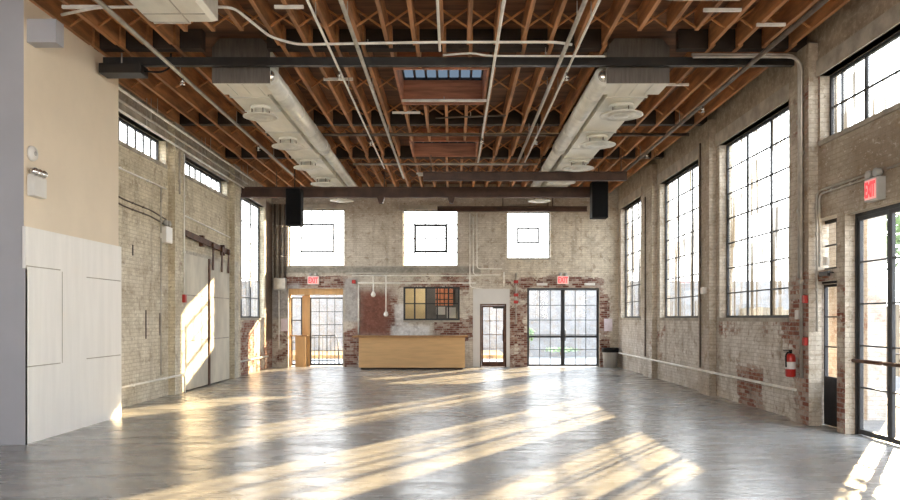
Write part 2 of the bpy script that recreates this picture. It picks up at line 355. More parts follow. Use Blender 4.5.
# piers and lintels on the brick walls
for (side, us, X) in (('right', ((11.24,11.9),(15.6,16.3),(20.1,21.0)), .14), ('left', ((15.75,16.3),(20.05,20.6)), .14)):
    root = wr if side == 'right' else wl
    for (a, b) in us:
        sbox(MB(), side, a, b, 0.001, ZJ-.01, .05, -X).build('pier', M['brick_right' if side == 'right' else 'brick_left'], root)
for (a, b, z0, z1) in ((12.0,15.6,ZT,5.36),(16.35,20.0,ZT,5.36),(21.7,24.7,ZT,5.36),(7.2,11.3,5.16,5.4)):
    sbox(MB(), 'right', a, b, z0, z1, .13, -.03).build('lintel', M['concrete'], wr)
for (a, b, z0, z1) in ((12.5,15.7,5.24,5.45),(16.65,19.95,5.16,5.42),(20.62,23.85,5.06,5.4)):
    sbox(MB(), 'left', a, b, z0, z1, .13, -.03).build('lintel', M['concrete'], wl)
for (a, b, z0, z1) in ((10.6,11.6,2.14,2.3),):
    sbox(MB(), 'right', 10.695, 11.445, z0+.02, z1-.02, .24, .06).build('lintel', M['rust'], wr)
for (a, b, z0, z1) in ((-5.5,-3.45,5.16,5.3),(-1.75,.28,5.14,5.28),(1.66,3.28,5.08,5.22)):
    sbox(MB(), 'back', a, b, z0, z1, .1, -.05).build('lintel', M['concrete'], wb)

# ------------------------------------------------------------------ ceiling
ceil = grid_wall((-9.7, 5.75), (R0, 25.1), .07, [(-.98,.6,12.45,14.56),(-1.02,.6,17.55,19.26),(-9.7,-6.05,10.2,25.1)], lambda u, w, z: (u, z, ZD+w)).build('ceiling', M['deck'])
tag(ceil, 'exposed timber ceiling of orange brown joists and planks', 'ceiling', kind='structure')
SKY = [(-.98,.6,12.45,14.56),(-1.02,.6,17.55,19.26)]
jx = []; x = -5.82
while x < 5.35: jx.append(x); x += .4035
for x in jx:
    segs = [(R0, YB)]
    for (a, b, y0, y1) in SKY:
        if a-.03 < x < b+.03:
            s0 = segs.pop(); segs += [(s0[0], y0-.06), (y1+.06, s0[1])]
    for (a, b) in ((-3.76,-2.86),(2.40,3.38)):
        if a-.1 < x < b+.1:
            s0 = segs.pop(0); segs = [(s0[0], 10.8), (12.55, s0[1])] + segs
    mb = MB(); j = R.uniform(-.008, .008)
    for (y0, y1) in segs:
        for k, (a, b) in enumerate(((y0, min(y1, 11.35)), (max(y0, 11.35), min(y1, 19.1)), (max(y0, 19.1), y1))):
            if b-a > .05:
                o = (k % 2)*.035
                mb.box(x-.028+o+j, x+.028+o+j, a, b, ZJ+R.uniform(-.012,.006), ZD)
    mb.build('joist', M['joist'], ceil)
x = -9.3
while x < -6.2:
    MB().box(x-.028, x+.028, R0, 9.6, ZJ, ZD).build('joist', M['joist'], ceil); x += .4035
rows = [10.7, 13.6, 15.3, 9.4, 17.0, 18.6, 20.2, 21.6, 23.0]; n = 0; rest = MB()
def cross(mb, xa, xb, y):
    mb.obox((xa+.028, y, ZJ+.03), (xb-.028, y, ZD-.03), .035, .022); mb.obox((xa+.028, y+.05, ZD-.03), (xb-.028, y+.05, ZJ+.03), .035, .022)
for y in rows:
    for i in range(len(jx)-1):
        if any(a-.4 < jx[i] < b and y0-.2 < y < y1+.2 for (a, b, y0, y1) in SKY): continue
        if n < 100: cross(MB(), jx[i], jx[i+1], y) ; mb = MB(); cross(mb, jx[i], jx[i+1], y); mb.build('cross_brace', M['brace'], ceil); n += 1
        else: cross(rest, jx[i], jx[i+1], y)
tag(rest.build('cross_brace', M['brace'], ceil), kind='stuff')
# timber girders tucked between the joists above the steel (dark band)
for (y, n_) in ((11.45, 0), (15.95, 1), (19.28, 2)):
    for (a, b) in (((-5.88,-3.80),(-2.82,2.36),(3.42,5.36)) if n_ == 0 else ((-5.88,5.36),)):
        MB().box(a, b, y+.06, y+.22, ZJ+.004, ZD-.004).build('girder', M['dark_timber'], ceil)
# skylights
for i, (a, b, y0, y1) in enumerate(SKY):
    t = thing(f'window_{20+i}', ('skylight shaft with a row of dusty panes above the black beam', 'smaller skylight shaft farther down the ceiling')[i], 'skylight', ((a+b)/2, (y0+y1)/2, ZD), kind='structure')
    H = 6.14 if i == 0 else 6.02
    MB().box(a, b, y1-.05, y1, ZJ, H).build('shaft_wall', M['header'], t)
    MB().box(a, b, y0, y0+.05, ZJ, H).build('shaft_wall', M['header'], t)
    MB().box(a, a+.04, y0+.05, y1-.05, ZJ, H).build('shaft_wall', M['header'], t)
    MB().box(b-.04, b, y0+.05, y1-.05, ZJ, H).build('shaft_wall', M['header'], t)
    fr = MB(); n_ = 7
    for k in range(n_+1):
        xx = a+.05+(b-a-.1)*k/n_; fr.box(xx-.02, xx+.02, y0, y1, H, H+.05)
    fr.box(a, b, y0, y0+.06, H, H+.05).box(a, b, y1-.06, y1, H, H+.05)
    fr.build('glazing_bars', M['sash'], t)
    MB().box(a, b, y0, y1, H+.05, H+.056).build('pane', M['sky_glass'], t)
# lids over the roof so no daylight leaks through the deck
# ------------------------------------------------------------------ windows
WN = [0]
def window(side, u0, u1, z0, z1, us, zs, w, label, glass, fw=.05, heavy=(), sill=True, casement=None, bar=.024, name=None):
    WN[0] += 1
    t = thing(f'window_{WN[0]}', label, 'window', P3(side, (u0+u1)/2, w, z0), kind='structure')
    fr = MB(); d = .045
    sbox(fr, side, u0, u1, z0, z0+fw, w, w+d); sbox(fr, side, u0, u1, z1-fw, z1, w, w+d)
    sbox(fr, side, u0, u0+fw, z0+fw, z1-fw, w, w+d); sbox(fr, side, u1-fw, u1, z0+fw, z1-fw, w, w+d)
    fr.build('window_frame', M['sash'], t)
    g = MB()
    for i, u in enumerate(us):
        b = (.05 if side == 'right' else .075) if i in heavy and side != 'back' else (.05 if i in heavy else bar)
        sbox(g, side, u-b/2, u+b/2, z0+fw, z1-fw, w+.004, w+.036)
    for z in zs: sbox(g, side, u0+fw, u1-fw, z-bar/2, z+bar/2, w+.008, w+.032)
    g.build('glazing_bars', M['sash'], t)
    if casement:
        c = MB(); a, b, e, f = casement; q = bar*2.2
        sbox(c, side, a, b, e, e+q, w-.012, w+.03); sbox(c, side, a, b, f-q, f, w-.012, w+.03)
        sbox(c, side, a, a+q, e, f, w-.012, w+.03); sbox(c, side, b-q, b, e, f, w-.012, w+.03)
        c.build('casement', M['sash'], t)
    sbox(MB(), side, u0+.02, u1-.02, z0+.02, z1-.02, w+.018, w+.023).build('pane', glass, t)
    if sill: sbox(MB(), side, u0, u1, z0-.06, z0+.004, -.03, w+.05).build('sill', M['concrete'], t)
    return t
zr = [ZS+.5*k for k in range(1, 7)]
def split(a, b, n): return [a+(b-a)*k/n for k in range(1, n)]
window('right', 12.2, 15.4, ZS, ZT, split(12.2,15.4,3), zr, .14, 'tall steel window nearest the glass doors, first of the three tall ones', M['glass_right'], heavy=(0,1))
window('right', 16.5, 19.85, ZS, ZT, split(16.5,19.85,3), zr, .14, 'tall steel window in the middle of the three tall ones', M['glass_right'], heavy=(0,1))
window('right', 21.85, 24.45, ZS, ZT, split(21.85,24.45,3), zr, .14, 'tall steel window nearest the trash can, last of the three tall ones', M['glass_right'], heavy=(1,))
window('right', 7.3, 11.18, 4.19, 5.16, split(7.3,11.18,4)+[10.85], [4.68], .14, 'low wide steel window high above the glass double doors', M['glass_right'], heavy=(0,1,2))
window('right', -3.4, .7, ZS, ZT, split(-3.4,.7,4), zr, .14, 'tall unseen steel window added behind the camera for fill light', M['glass'], heavy=(0,1,2))  # unseen window added behind the camera to brighten the partition
window('right', 1.3, 6.3, ZS, ZT, split(1.3,6.3,4), zr, .14, 'tall unseen steel window added beside the camera for fill light', M['glass'], heavy=(0,1,2))  # unseen near bay window, added to let in more fill light
window('left', 12.7, 15.62, 4.73, 5.24, split(12.7,15.62,8), [], .15, 'high strip window between the white partition and the brick pier', M['glass_left'])
window('left', 16.72, 19.85, 4.76, 5.16, split(16.72,19.85,8), [], .15, 'high strip window above the sliding doors', M['glass_left'])
window('left', 20.76, 23.75, ZS, 5.06, split(20.76,23.75,3), [2.2,2.75,3.3,3.85,4.4], .15, 'tall narrow steel window above the bare red brick', M['glass_left'], heavy=(0,1))
def back_window(u0, u1, z0, z1, label, bw=.02):
    n = max(4, round((u1-u0)/.36)); us = split(u0, u1, n); nz = round((z1-z0)/.49); zs = split(z0, z1, nz)
    window('back', u0, u1, z0, z1, us, zs, .2, label, M['glass'], fw=.03, bar=bw, casement=(us[0], us[-1], zs[0], zs[-1]))
back_window(-5.38,-3.56,3.3,5.16, 'bright high window above the plywood entrance')
back_window(-1.63,.16,3.3,5.14, 'bright high window above the bar', .03)
back_window(1.76,3.18,3.55,5.08, 'bright high window above the steel double doors')

# ------------------------------------------------------------------ doors
DN = [0]
def glazed_leaf(t, side, a, b, z0, z1, cols, rows, w, mat=None, st=.05, kick=0., bar=.02, rail=None, name='door_leaf', handle=None, hmat=None):
    mat = mat or M['sash']; mb = MB(); d = .045
    sbox(mb, side, a, a+st, z0, z1, w, w+d); sbox(mb, side, b-st, b, z0, z1, w, w+d)
    sbox(mb, side, a+st, b-st, z1-st, z1, w, w+d); sbox(mb, side, a+st, b-st, z0, z0+max(st*1.4, kick), w, w+d)
    zb = z0+max(st*1.4, kick)
    for u in split(a+st, b-st, cols): sbox(mb, side, u-bar/2, u+bar/2, zb, z1-st, w+.008, w+.036)
    for z in split(zb, z1-st, rows): sbox(mb, side, a+st, b-st, z-bar/2, z+bar/2, w+.008, w+.036)
    if rail: sbox(mb, side, a+st, b-st, rail-.035, rail+.035, w, w+d)
    lf = mb.build(name, mat, t)
    sbox(MB(), side, a+st*.5, b-st*.5, z0+.03, z1-.03, w+.019, w+.025).build('pane', M['glass'], lf)
    if handle: handle(lf)
    return lf
def frame(t, side, a, b, z0, z1, w, fw=.05, d=.1, mat=None):
    mb = MB(); sbox(mb, side, a, a+fw, z0, z1, w, w+d); sbox(mb, side, b-fw, b, z0, z1, w, w+d); sbox(mb, side, a+fw, b-fw, z1-fw, z1, w, w+d)
    return mb.build('door_frame', mat or M['sash'], t)
def door(label, side, u, w):
    DN[0] += 1; return thing(f'door_{DN[0]}', label, 'door', P3(side, u, w, 0), kind='structure')
# right wall: double door with push bars, nearest the camera
t = door('tall black steel glass double doors under the side wall exit sign', 'right', 9.66, .14)
frame(t, 'right', 8.85, 10.47, 0, 3.03, .14, .05, .09)
def push(a, b):
    def f(lf):
        mb = MB(); mb.tube([P3('right', a, .07, 1.02), P3('right', b, .07, 1.02)], .026, 10)
        for u in (a+.04, b-.04): mb.tube([P3('right', u, .07, 1.02), P3('right', u, .15, 1.02)], .018, 8)
        tag(mb.build('push_bar', M['rust'], lf), 'dull brown push bar')
    return f
for (a, b) in ((8.9,9.66),(9.66,10.42)):
    glazed_leaf(t, 'right', a+.004, b-.004, .015, 2.98, 1, 5, .15, st=.05, handle=push(a+.05, b-.03))
# right wall: narrow door in its brick recess
t = door('narrow dark door in a brick recess beside the fire extinguisher', 'right', 11.1, .2)
frame(t, 'right', 10.69, 11.53, 0, 2.14, .16, .03, .08)
glazed_leaf(t, 'right', 10.725, 11.415, .01, 2.10, 1, 3, .17, kick=.72, st=.04)
window('right', 10.69, 11.53, 2.3, 3.06, [11.1], [2.68], .2, 'small transom window above the narrow recessed door', M['glass'], sill=False)
# back wall: wide double door
t = door('wide black steel glass double doors with small square panes', 'back', 3.6, .1)
frame(t, 'back', 2.42, 4.78, 0, 2.58, .1, .03, .1)
def pull(u):
    def f(lf):
        mb = MB(); mb.tube(bend([P3('back', u, .12, .85), P3('back', u, .05, .87), P3('back', u, .05, 1.2), P3('back', u, .12, 1.22)], .03), .013, 8); mb.build('handle', M['black_steel'], lf)
    return f
for (a, b, h) in ((2.452,3.58,3.53),(3.62,4.748,3.67)):
    glazed_leaf(t, 'back', a, b, .02, 2.545, 3, 5, .12, st=.042, bar=.02, rail=.99, handle=pull(h))
sbox(MB(), 'back', 3.58, 3.62, .02, 2.545, .11, .18).build('mullion', M['sash'], t)
# back wall: small door in a white drywall surround
t = door('narrow glazed door set in a white drywall surround', 'back', 1.27, .1)
mb = grid_wall((.65,1.85), (0,2.55), .12, [(.88,1.74,0,2.06)], lambda u, w, z: P3('back', u, w-.02, z))
tag(mb.build('surround', M['drywall'], t), 'white drywall surround')
frame(t, 'back', .88, 1.74, 0, 2.06, .02, .05, .1, M['rust'])
glazed_leaf(t, 'back', .935, 1.685, .01, 2.0, 3, 4, .04, st=.05, kick=.16, bar=.018, mat=M['rust'], handle=pull(1.63))
MB().bbox(1.3, 1.66, YB-.02, YB+.035, 1.91, 1.97, .008).build('closer', M['black_steel'], t)
# back wall: plywood entrance with sliding glass
t = door('plywood framed entrance with a glass sliding door at the far end', 'back', -4.5, .2)
mb = MB()
sbox(mb, 'back', -5.38, -3.59, 2.36, 2.56, .12, .35)
sbox(mb, 'back', -4.98, -4.72, 0, 2.36, .30, .36); sbox(mb, 'back', -5.38, -5.34, 0, 2.36, .2, .4)
tag(mb.build('door_frame', M['ply_light'], t), 'pale plywood frame')
for u in (-5.0, -4.45, -3.95): sbox(MB(), 'back', u-.1, u+.12, 2.33, 2.362, .0, .14).build('soffit_light', M['white_plastic'], t)
glazed_leaf(t, 'back', -4.72, -3.6, .03, 2.28, 4, 5, .3, st=.045, bar=.02)
glazed_leaf(t, 'back', -5.34, -4.98, .03, 2.28, 1, 3, .3, st=.04, bar=.03)
# bar pass-through window and the small room behind it
t = window('back', -1.62, .22, 1.52, 2.62, split(-1.62,.22,5), [2.07], .05, 'dark framed serving window in the brick behind the bar', M['glass'], fw=.06, bar=.035, heavy=(0,1,2,3), sill=True)
mb = MB(); 
mb.box(-2.3,.6,27.2,27.3,0,3.1).box(-2.4,-2.3,25.2,27.3,0,3.1).box(.55,.65,25.2,27.3,0,3.1).box(-2.4,.65,25.2,27.3,3.1,3.2)
tag(mb.build('wall_room', M['room_dark']), 'dark walls of the small room behind the serving window', 'wall', kind='structure')
tag(MB().box(-1.75,-.98,26.9,26.98,.0,2.9).build('tan_board', M['tan_board']), 'tan board leaning in the room behind the serving window', 'board')
t = thing('brick_panel', 'orange brick panel behind the serving window', 'panel', (-.3,27.1,1.5))
MB().box(-.62,.0,27.1,27.195,2.05,2.9).build('panel', M['orange_panel'], t)
mb = MB()
for u in split(-.62,.0,4): mb.box(u-.015,u+.015,27.08,27.1,2.05,2.9)
for z in split(2.05,2.9,4): mb.box(-.62,.0,27.08,27.1,z-.015,z+.015)
mb.build('grid', M['black_steel'], t)
for (a,b,c,d) in ((-.6,-.28,1.72,2.0),(-.22,.1,1.6,1.98)):
    tag(MB().box(a,b,27.17,27.198,c,d).build('paper_notice', M['white_plastic']), 'white sheet below the orange panel behind the serving window', 'paper', 'sheets behind the serving window')

t = thing('added_lamp', 'unseen round lamp added above the fill light behind the serving window', 'lamp', (-.9,26.0,3.02))  # out of view fixture, added to go with the small room's fill light
MB().lathe((-.9,26.0,0), [(.16,3.099),(.16,3.06),(.14,3.04),(.001,3.04)], 20).build('housing', M['white_plastic'], t)
MB().lathe((-.9,26.0,0), [(.12,3.04),(.10,3.02),(.001,3.01)], 20).build('diffuser', M['bulb'], t)

# ------------------------------------------------------------------ white partition on the left
t = thing('wall_partition', 'smooth partition, beige above and white panels below', 'wall', (-6.5,11,0), kind='structure')
MB().box(-9.6,-5.44,9.64,12.36,0,ZD-.01).build('upper_wall', M['beige'], t)
MB().box(-9.6,-5.445,9.635,9.64,2.23,ZD-.01).build('upper_face', M['grey_wall'], t)
MB().box(-9.6,-5.40,9.59,9.64,.0,2.23).build('lower_face', M['grey_wall'], t)
mb = MB()
zz = [0, .62, 1.0, 2.1, 2.78]; ys = [9.6, 10.5, 11.3, 12.38]
mb.box(-5.44,-5.40,9.6,12.38,0,2.76)
mb.build('white_panel', M['white_panel'], t)
for (y0, y1, z) in ((9.62,10.45,2.26),(11.2,12.34,2.2),(9.62,10.45,.98),(11.2,12.34,1.0)): MB().box(-5.402,-5.396,y0,y1,z-.006,z+.006).build('panel_seam', M['concrete'], t)
for (y, z0, z1) in ((10.5,.98,2.24),): MB().box(-5.402,-5.396,y-.005,y+.005,z0,z1).build('panel_seam', M['concrete'], t)
MB().box(-5.44,-5.07,9.7,9.9,5.12,5.42).build('soffit', M['grey_wall'], t)

# ------------------------------------------------------------------ steel beams
def ibeam(name, p, q, h, wd, mat, label, zc):
    p, q = Vector(p), Vector(q)
    mb = MB(); up = (0,0,1)
    for z in (h/2-.012, -h/2+.012): mb.obox(p+Vector((0,0,z)), q+Vector((0,0,z)), wd, .024)
    mb.obox(p, q, .02, h-.048)
    return tag(mb.build(name, mat), label, 'beam', kind='structure')
mb = MB(); mb.obox((-5.39,11.75,5.555), (5.255,11.75,5.555), .10, .125)
tag(mb.build('beam', M['black_steel']), 'black steel bar beam crossing the whole ceiling nearest the camera', 'beam', kind='structure')
ibeam('beam', (-.75,19.0,5.14), (4.35,19.0,5.14), .22, .14, M['brown_steel'], 'brown steel beam ending short, in front of the ceiling duct', 0)
ibeam('beam', (-5.89,21.1,5.085), (3.85,21.1,5.085), .29, .16, M['brown_steel'], 'long brown steel beam from the side wall across the far windows', 0)
ibeam('beam', (-.5,24.4,5.1), (4.3,24.4,5.1), .16, .12, M['brown_steel'], 'lowest brown steel beam, close to the far wall', 0)
def rod(z0, x_, y_, r): MB().tube([(x_,y_,z0),(x_,y_,ZJ)], r, 6).build('hanger_rod', M['pipe_dark'], ceil)
for (x_, y_) in ((-.55,19.0),(2.2,19.0),(4.2,19.0)):
    rod(5.25, x_, y_, .012)
for (x_, y_) in ((-4.9,21.1),(-1.9,21.1),(-.2,21.1),(1.6,21.1)): rod(5.23, x_, y_, .014)
for (x_, y_) in ((1.6,24.4),(3.2,24.4),(3.05,24.4)): rod(5.18, x_, y_, .02)
for (x_, nm) in ((-2.0,0),(-.05,1)):
    pts = [(x_-.1,21.0,4.94),(x_+.1,21.0,4.94),(x_+.05,21.0,4.78),(x_-.05,21.0,4.78)]
    MB().add(pts+[(a,b+.2,c) for a,b,c in pts], [(0,1,2,3),(7,6,5,4),(0,4,5,1),(1,5,6,2),(2,6,7,3),(3,7,4,0)]).build('bracket', M['brown_steel'], bpy.data.objects['beam.002'])

# ------------------------------------------------------------------ air ducts
def duct(label, px0, px1, py, rx0, rx1, tube_x, yend, diffs, jog=None):
    t = thing('air_duct', label, 'duct', ((rx0+rx1)/2, py, 5.26))
    # plenum: dark near face, pale underside
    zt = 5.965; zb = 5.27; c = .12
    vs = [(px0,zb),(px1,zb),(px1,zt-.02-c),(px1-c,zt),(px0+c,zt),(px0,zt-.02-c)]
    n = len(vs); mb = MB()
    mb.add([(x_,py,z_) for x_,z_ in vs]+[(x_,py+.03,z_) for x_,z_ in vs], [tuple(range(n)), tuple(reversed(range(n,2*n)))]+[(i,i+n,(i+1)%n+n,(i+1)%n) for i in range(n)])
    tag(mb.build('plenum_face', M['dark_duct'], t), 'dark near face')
    mb = MB(); mb.bbox(px0, px1, py+.03, py+.62, zb-.005, zt-.02-c, .012)
    pl = mb.build('plenum', M['duct_in'], t)
    for k in range(1,4): xx = px0+(px1-px0)*k/4; MB().box(xx-.006, xx+.006, py+.03, py+.62, zb-.018, zb-.004).build('seam', M['galv'], pl)
    # main rectangular trunk
    mb = MB(); mb.box(rx0, rx1, py+.62, yend, 5.27, 5.60)
    tr = mb.build('trunk', M['duct_in'], t)
    y = py+1.6
    while y < yend-.3:
        MB().box(rx0-.012, rx1+.012, y, y+.035, 5.258, 5.612).build('flange', M['galv'], tr); y += 1.5
    # round pipe alongside
    ys = []; y = py+.2; prof = []
    tz = 5.41; rr = abs(tube_x[1])
    t0 = Vector((tube_x[0], py+.1, tz)); ymid = py+5.2
    mb = MB(); mb.tube([t0, (tube_x[0], ymid, tz)], rr, 20); mb.tube([(tube_x[0], ymid, tz), (tube_x[0], yend-.3, tz)], rr*.78, 20)
    k = py+.9
    while k < ymid: mb.tube([(tube_x[0], k, tz), (tube_x[0], k+.04, tz)], rr*1.04, 20); k += 1.3
    mb.build('round_pipe', M['galv'], t)
    mb = MB(); s = 1 if tube_x[0] > (rx0+rx1)/2 else -1
    mb.lathe((tube_x[0], py+.10, tz), [(.001,-.04),(.07,-.04),(.09,-.02),(.10,0)], 14, 'y'); mb.build('end_cap', M['chrome'], t)
    for (dx, dy, r) in diffs:
        d = MB().lathe((dx, dy, 0), [(r*.30,5.262),(r*.32,5.17),(r*.55,5.12),(r,5.10),(r*1.0,5.085),(r*.9,5.075),(r*.86,5.09),(r*.62,5.10),(r*.60,5.07),(r*.5,5.068),(r*.34,5.085),(r*.33,5.06),(.001,5.055)], 32).build('diffuser', M['galv'], t)
        MB().lathe((dx, dy, 0), [(r*.58,5.268),(r*.58,5.225),(r*.5,5.215),(r*.30,5.215)], 28).build('collar', M['duct_in'], d)
        for k in range(4):
            a = k*PI/2+.5; MB().box(dx+r*.5*math.cos(a)-.008, dx+r*.5*math.cos(a)+.008, dy+r*.5*math.sin(a)-.008, dy+r*.5*math.sin(a)+.008, 5.11, 5.22).build('strut', M['pipe_dark'], d)
    k = py+.75
    while k < yend:
        mb = MB()
        for xx in (rx0-.02, rx1+.02): mb.box(xx-.008, xx+.008, k, k+.02, 5.255, ZJ)
        mb.box(rx0-.02, rx1+.02, k, k+.02, 5.255, 5.268); mb.build('hanger_strap', M['galv'], t); k += 2.4
    return t
duct('long pale air duct with round diffusers on the partition side of the ceiling', -3.76, -2.86, 11.86, -3.68, -3.06, (-2.90, .155), 23.2,
     [(-3.34,13.2,.30),(-3.36,15.5,.33),(-3.37,17.7,.34),(-3.38,19.85,.34),(-3.30,22.6,.36)])
duct('long pale air duct with round diffusers on the window side of the ceiling', 2.40, 3.38, 11.86, 2.55, 3.2, (2.38, .155), 23.2,
     [(2.90,13.1,.37),(2.91,15.35,.37),(2.92,17.75,.37),(2.80,19.6,.36),(2.68,21.7,.35),(2.58,22.7,.34)])
def hvac(label, x0, x1, y0, y1):
    t = thing('ceiling_unit', label, 'air unit', ((x0+x1)/2, y0, 5.26))
    MB().bbox(x0, x1, y0, y1, 5.3, 5.66, .01).build('housing', M['galv'], t)
    mb = MB(); 
    mb.add([(x0,y0,5.30),(x1,y0,5.30),(x1,y1,5.30),(x0,y1,5.30),(x0+.06,y0+.06,5.26),(x1-.06,y0+.06,5.26),(x1-.06,y1-.06,5.26),(x0+.06,y1-.06,5.26)],
           [(0,1,5,4),(1,2,6,5),(2,3,7,6),(3,0,4,7),(7,6,5,4)])
    mb.build('grille_panel', M['duct_in'], t)
    mb = MB()
    xx = x0+.06+(x1-x0-.12)*.62; mb.box(xx-.006,xx+.006,y0+.06,y1-.06,5.25,5.262); mb.box(x0+.06,x1-.06,y1-.32,y1-.31,5.25,5.262)
    mb.build('seam', M['pipe_grey'], t)
hvac('pale boxy air unit at the top near the white partition', -3.78, -2.92, 7.6, 9.45)
hvac('pale boxy air unit at the top edge on the window side', 2.44, 3.36, 7.2, 8.82)

# ------------------------------------------------------------------ ceiling pipes
def pipe(name, label, pts, r, mat, cat='pipe', group=None, n=8, heads=(), br=.12, clips=()):
    pts = [Vector(p) for p in pts]
    t = thing(name, label, cat, tuple(pts[0]), group)
    MB().tube(bend(pts, br), r, n).build('tube', mat, t)
    for (x_, y_, z_) in heads:
        h = MB().lathe((x_, y_, 0), [(.014,z_-r*.5),(.014,z_-.07),(.03,z_-.075),(.035,z_-.09),(.012,z_-.10),(.012,z_-.125),(.04,z_-.13),(.04,z_-.137),(.001,z_-.14)], 12).build('sprinkler_head', M['chrome'], t)
    if not clips and abs(pts[0].z) > .1:
        for f in (.3, .7):
            i = max(range(len(pts)-1), key=lambda k: (pts[k+1]-pts[k]).length); q = pts[i].lerp(pts[i+1], f); e = r*1.2
            MB().box(q.x-e, q.x+e, q.y-e, q.y+e, q.z-e, q.z+e).build('mount_clip', mat, t)
    for (x_, y_, z_) in clips:
        MB().tube([(x_, y_, z_+r*.5), (x_, y_, ZJ+.01)], .008, 6).build('hanger', M['pipe_grey'], t)
    return t
def lon(x_, y0, y1, z_, r, mat, label, heads=(), name='sprinkler_pipe'):
    cl = []; y = y0+1.7
    while y < y1: cl.append((x_, y, z_)); y += 3.1
    pipe(name, label, [(x_,y0,z_),(x_,y1,z_)], r, mat, heads=[(x_,y,z_) for y in heads], clips=cl)
lon(-4.27, 4, 20.3, 5.42, .03, M['pipe_grey'], 'long grey sprinkler pipe between the partition and the pale duct', (12.0,16.7))
lon(-1.77, 5, 19.6, 5.46, .019, M['pipe_white'], 'thin white pipe under the joists, first on the partition side of the skylights', (11.85,16.4))
lon(-1.36, 5, 20.9, 5.45, .03, M['pipe_grey'], 'thicker grey pipe just beside the skylights on the partition side')
lon(-.19, 5, 11.0, 5.47, .02, M['pipe_white'], 'short white conduit over the middle of the hall, ending before the skylight', (), 'conduit')
lon(.62, 5, 18.8, 5.45, .022, M['pipe_white'], 'white pipe running along the window side edge of the skylights', (16.2,))
lon(1.6, 5, 18.8, 5.44, .032, M['pipe_grey'], 'thick grey pipe beside the thin white pipe near the window side duct')
lon(1.78, 5, 18.8, 5.46, .019, M['pipe_white'], 'thin white pipe nearest the window side duct', (11.9,16.3))
lon(4.47, 4, 20.0, 5.42, .035, M['pipe_dark'], 'dark pipe under the joists close to the tall windows', (13.6,17.5))
for i, (x_, z_, y1) in enumerate(((-5.50,5.38,20.9),(-5.62,5.27,20.8),(-5.70,5.15,20.7))):
    lon(x_, 12.45, y1, z_, .022, (M['pipe_white'], M['pipe_grey'], M['pipe_white'])[i], ('upper', 'middle', 'lowest')[i]+' of three pipes along the top of the pale brick wall', (), 'conduit')
def trans(pts, r, mat, label, clips=True, name='conduit'):
    c = []
    pipe(name, label, pts, r, mat, br=.15, clips=[((Vector(a)+Vector(b))/2)[:] for a, b in zip(pts, pts[1:]) if abs(a[0]-b[0]) > 1] if clips else ())
trans([(-5.2,10.1,5.63),(-4.6,9.85,5.63),(-2.85,9.85,5.63),(-2.62,10.9,5.63),(-2.3,11.2,5.63),(-.2,11.1,5.63),(1.5,11.1,5.63),(1.75,11.2,5.63)], .02, M['pipe_white'], 'thin pale conduit zigzagging across the ceiling nearest the camera')
trans([(-.15,11.45,5.56),(.3,11.35,5.56),(.5,11.48,5.56),(2.3,11.5,5.56)], .016, M['pipe_white'], 'short second pale conduit beside the black beam')
trans([(-4.1,16.75,5.64),(-3.75,16.75,5.64),(5.2,16.75,5.64)], .035, M['pipe_dark'], 'dark pipe crossing the ceiling past the nearer skylight')
trans([(-2.6,19.75,5.6),(2.2,19.75,5.6)], .03, M['pipe_grey'], 'grey pipe crossing the ceiling past the smaller skylight')
trans([(-.95,14.05,5.62),(.62,14.05,5.62)], .028, M['pipe_white'], 'pale pipe crossing under the nearer skylight')
trans([(-.35,15.2,5.6),(1.05,15.0,5.6)], .018, M['pipe_dark'], 'thin dark rod just beyond the nearer skylight')
trans([(3.2,11.62,5.66),(5.05,11.62,5.66),(5.05,11.62,5.66)], .02, M['pipe_grey'], 'short grey conduit over the black beam end', False) if False else None
for i, (a, b, lab) in enumerate(((-.95,-.2,'warm pale tube light nearest the partition side, under the joists above the bar'),(.05,.8,'warm pale tube light under the joists, on the window side of its twin'))):
    t = thing('tube_light', lab, 'light', ((a+b)/2, 20.6, 5.45))
    MB().tube([(a,20.6,5.47),(b,20.6,5.47)], .03, 10).build('tube', M['bulb'], t)
    MB().box(a-.04,b+.04,20.56,20.64,5.50,5.54).build('housing', M['white_plastic'], t)
    MB().tube([((a+b)/2,20.6,5.54),((a+b)/2,20.6,ZJ)], .01, 6).build('rod', M['pipe_dark'], t)
# short channel struts between joists
for i, (a, b, y) in enumerate(((-2.33,-1.95,9.9),(-1.28,-.85,9.5),(-4.1,-3.6,10.4),(-.75+2,2.2,9.2),(.85,1.3,9.4),(3.3,3.8,10.0),(-2.2,-1.7,12.9),(-1.2,-.7+.05,15.0),(3.9,4.4,9.6),(4.2,4.6,10.5),(3.6,4.1,13.2),(-5.1,-4.6,9.9))):
    MB().box(a,b,y,y+.04,5.64,5.68).build('strut', M['pipe_white'], ceil)

# ------------------------------------------------------------------ speakers
def speaker(label, x0, x1, z0, z1, y0):
    t = thing('loudspeaker', label, 'speaker', ((x0+x1)/2, y0, z0))
    MB().bbox(x0, x1, y0, y0+.36, z0, z1, .015).build('cabinet', M['black'], t)
    MB().bbox(x0+.02, x1-.02, y0-.02, y0+.005, z0+.03, z1-.03, .008).build('grille', M['charcoal'], t)
    mb = MB(); mb.tube([((x0+x1)/2,y0+.2,z1-.01),((x0+x1)/2,y0+.2,ZJ+.01)], .015, 8); mb.box((x0+x1)/2-.08,(x0+x1)/2+.08,y0+.1,y0+.3,z1-.005,z1+.02)
    mb.build('hanging_bracket', M['black_steel'], t)
speaker('tall black loudspeaker hung in front of the high window above the plywood entrance', -4.52, -4.10, 4.10, 5.10, 20.5)
speaker('tall black loudspeaker hung beside the last tall window', 3.74, 4.18, 4.30, 5.28, 20.45)

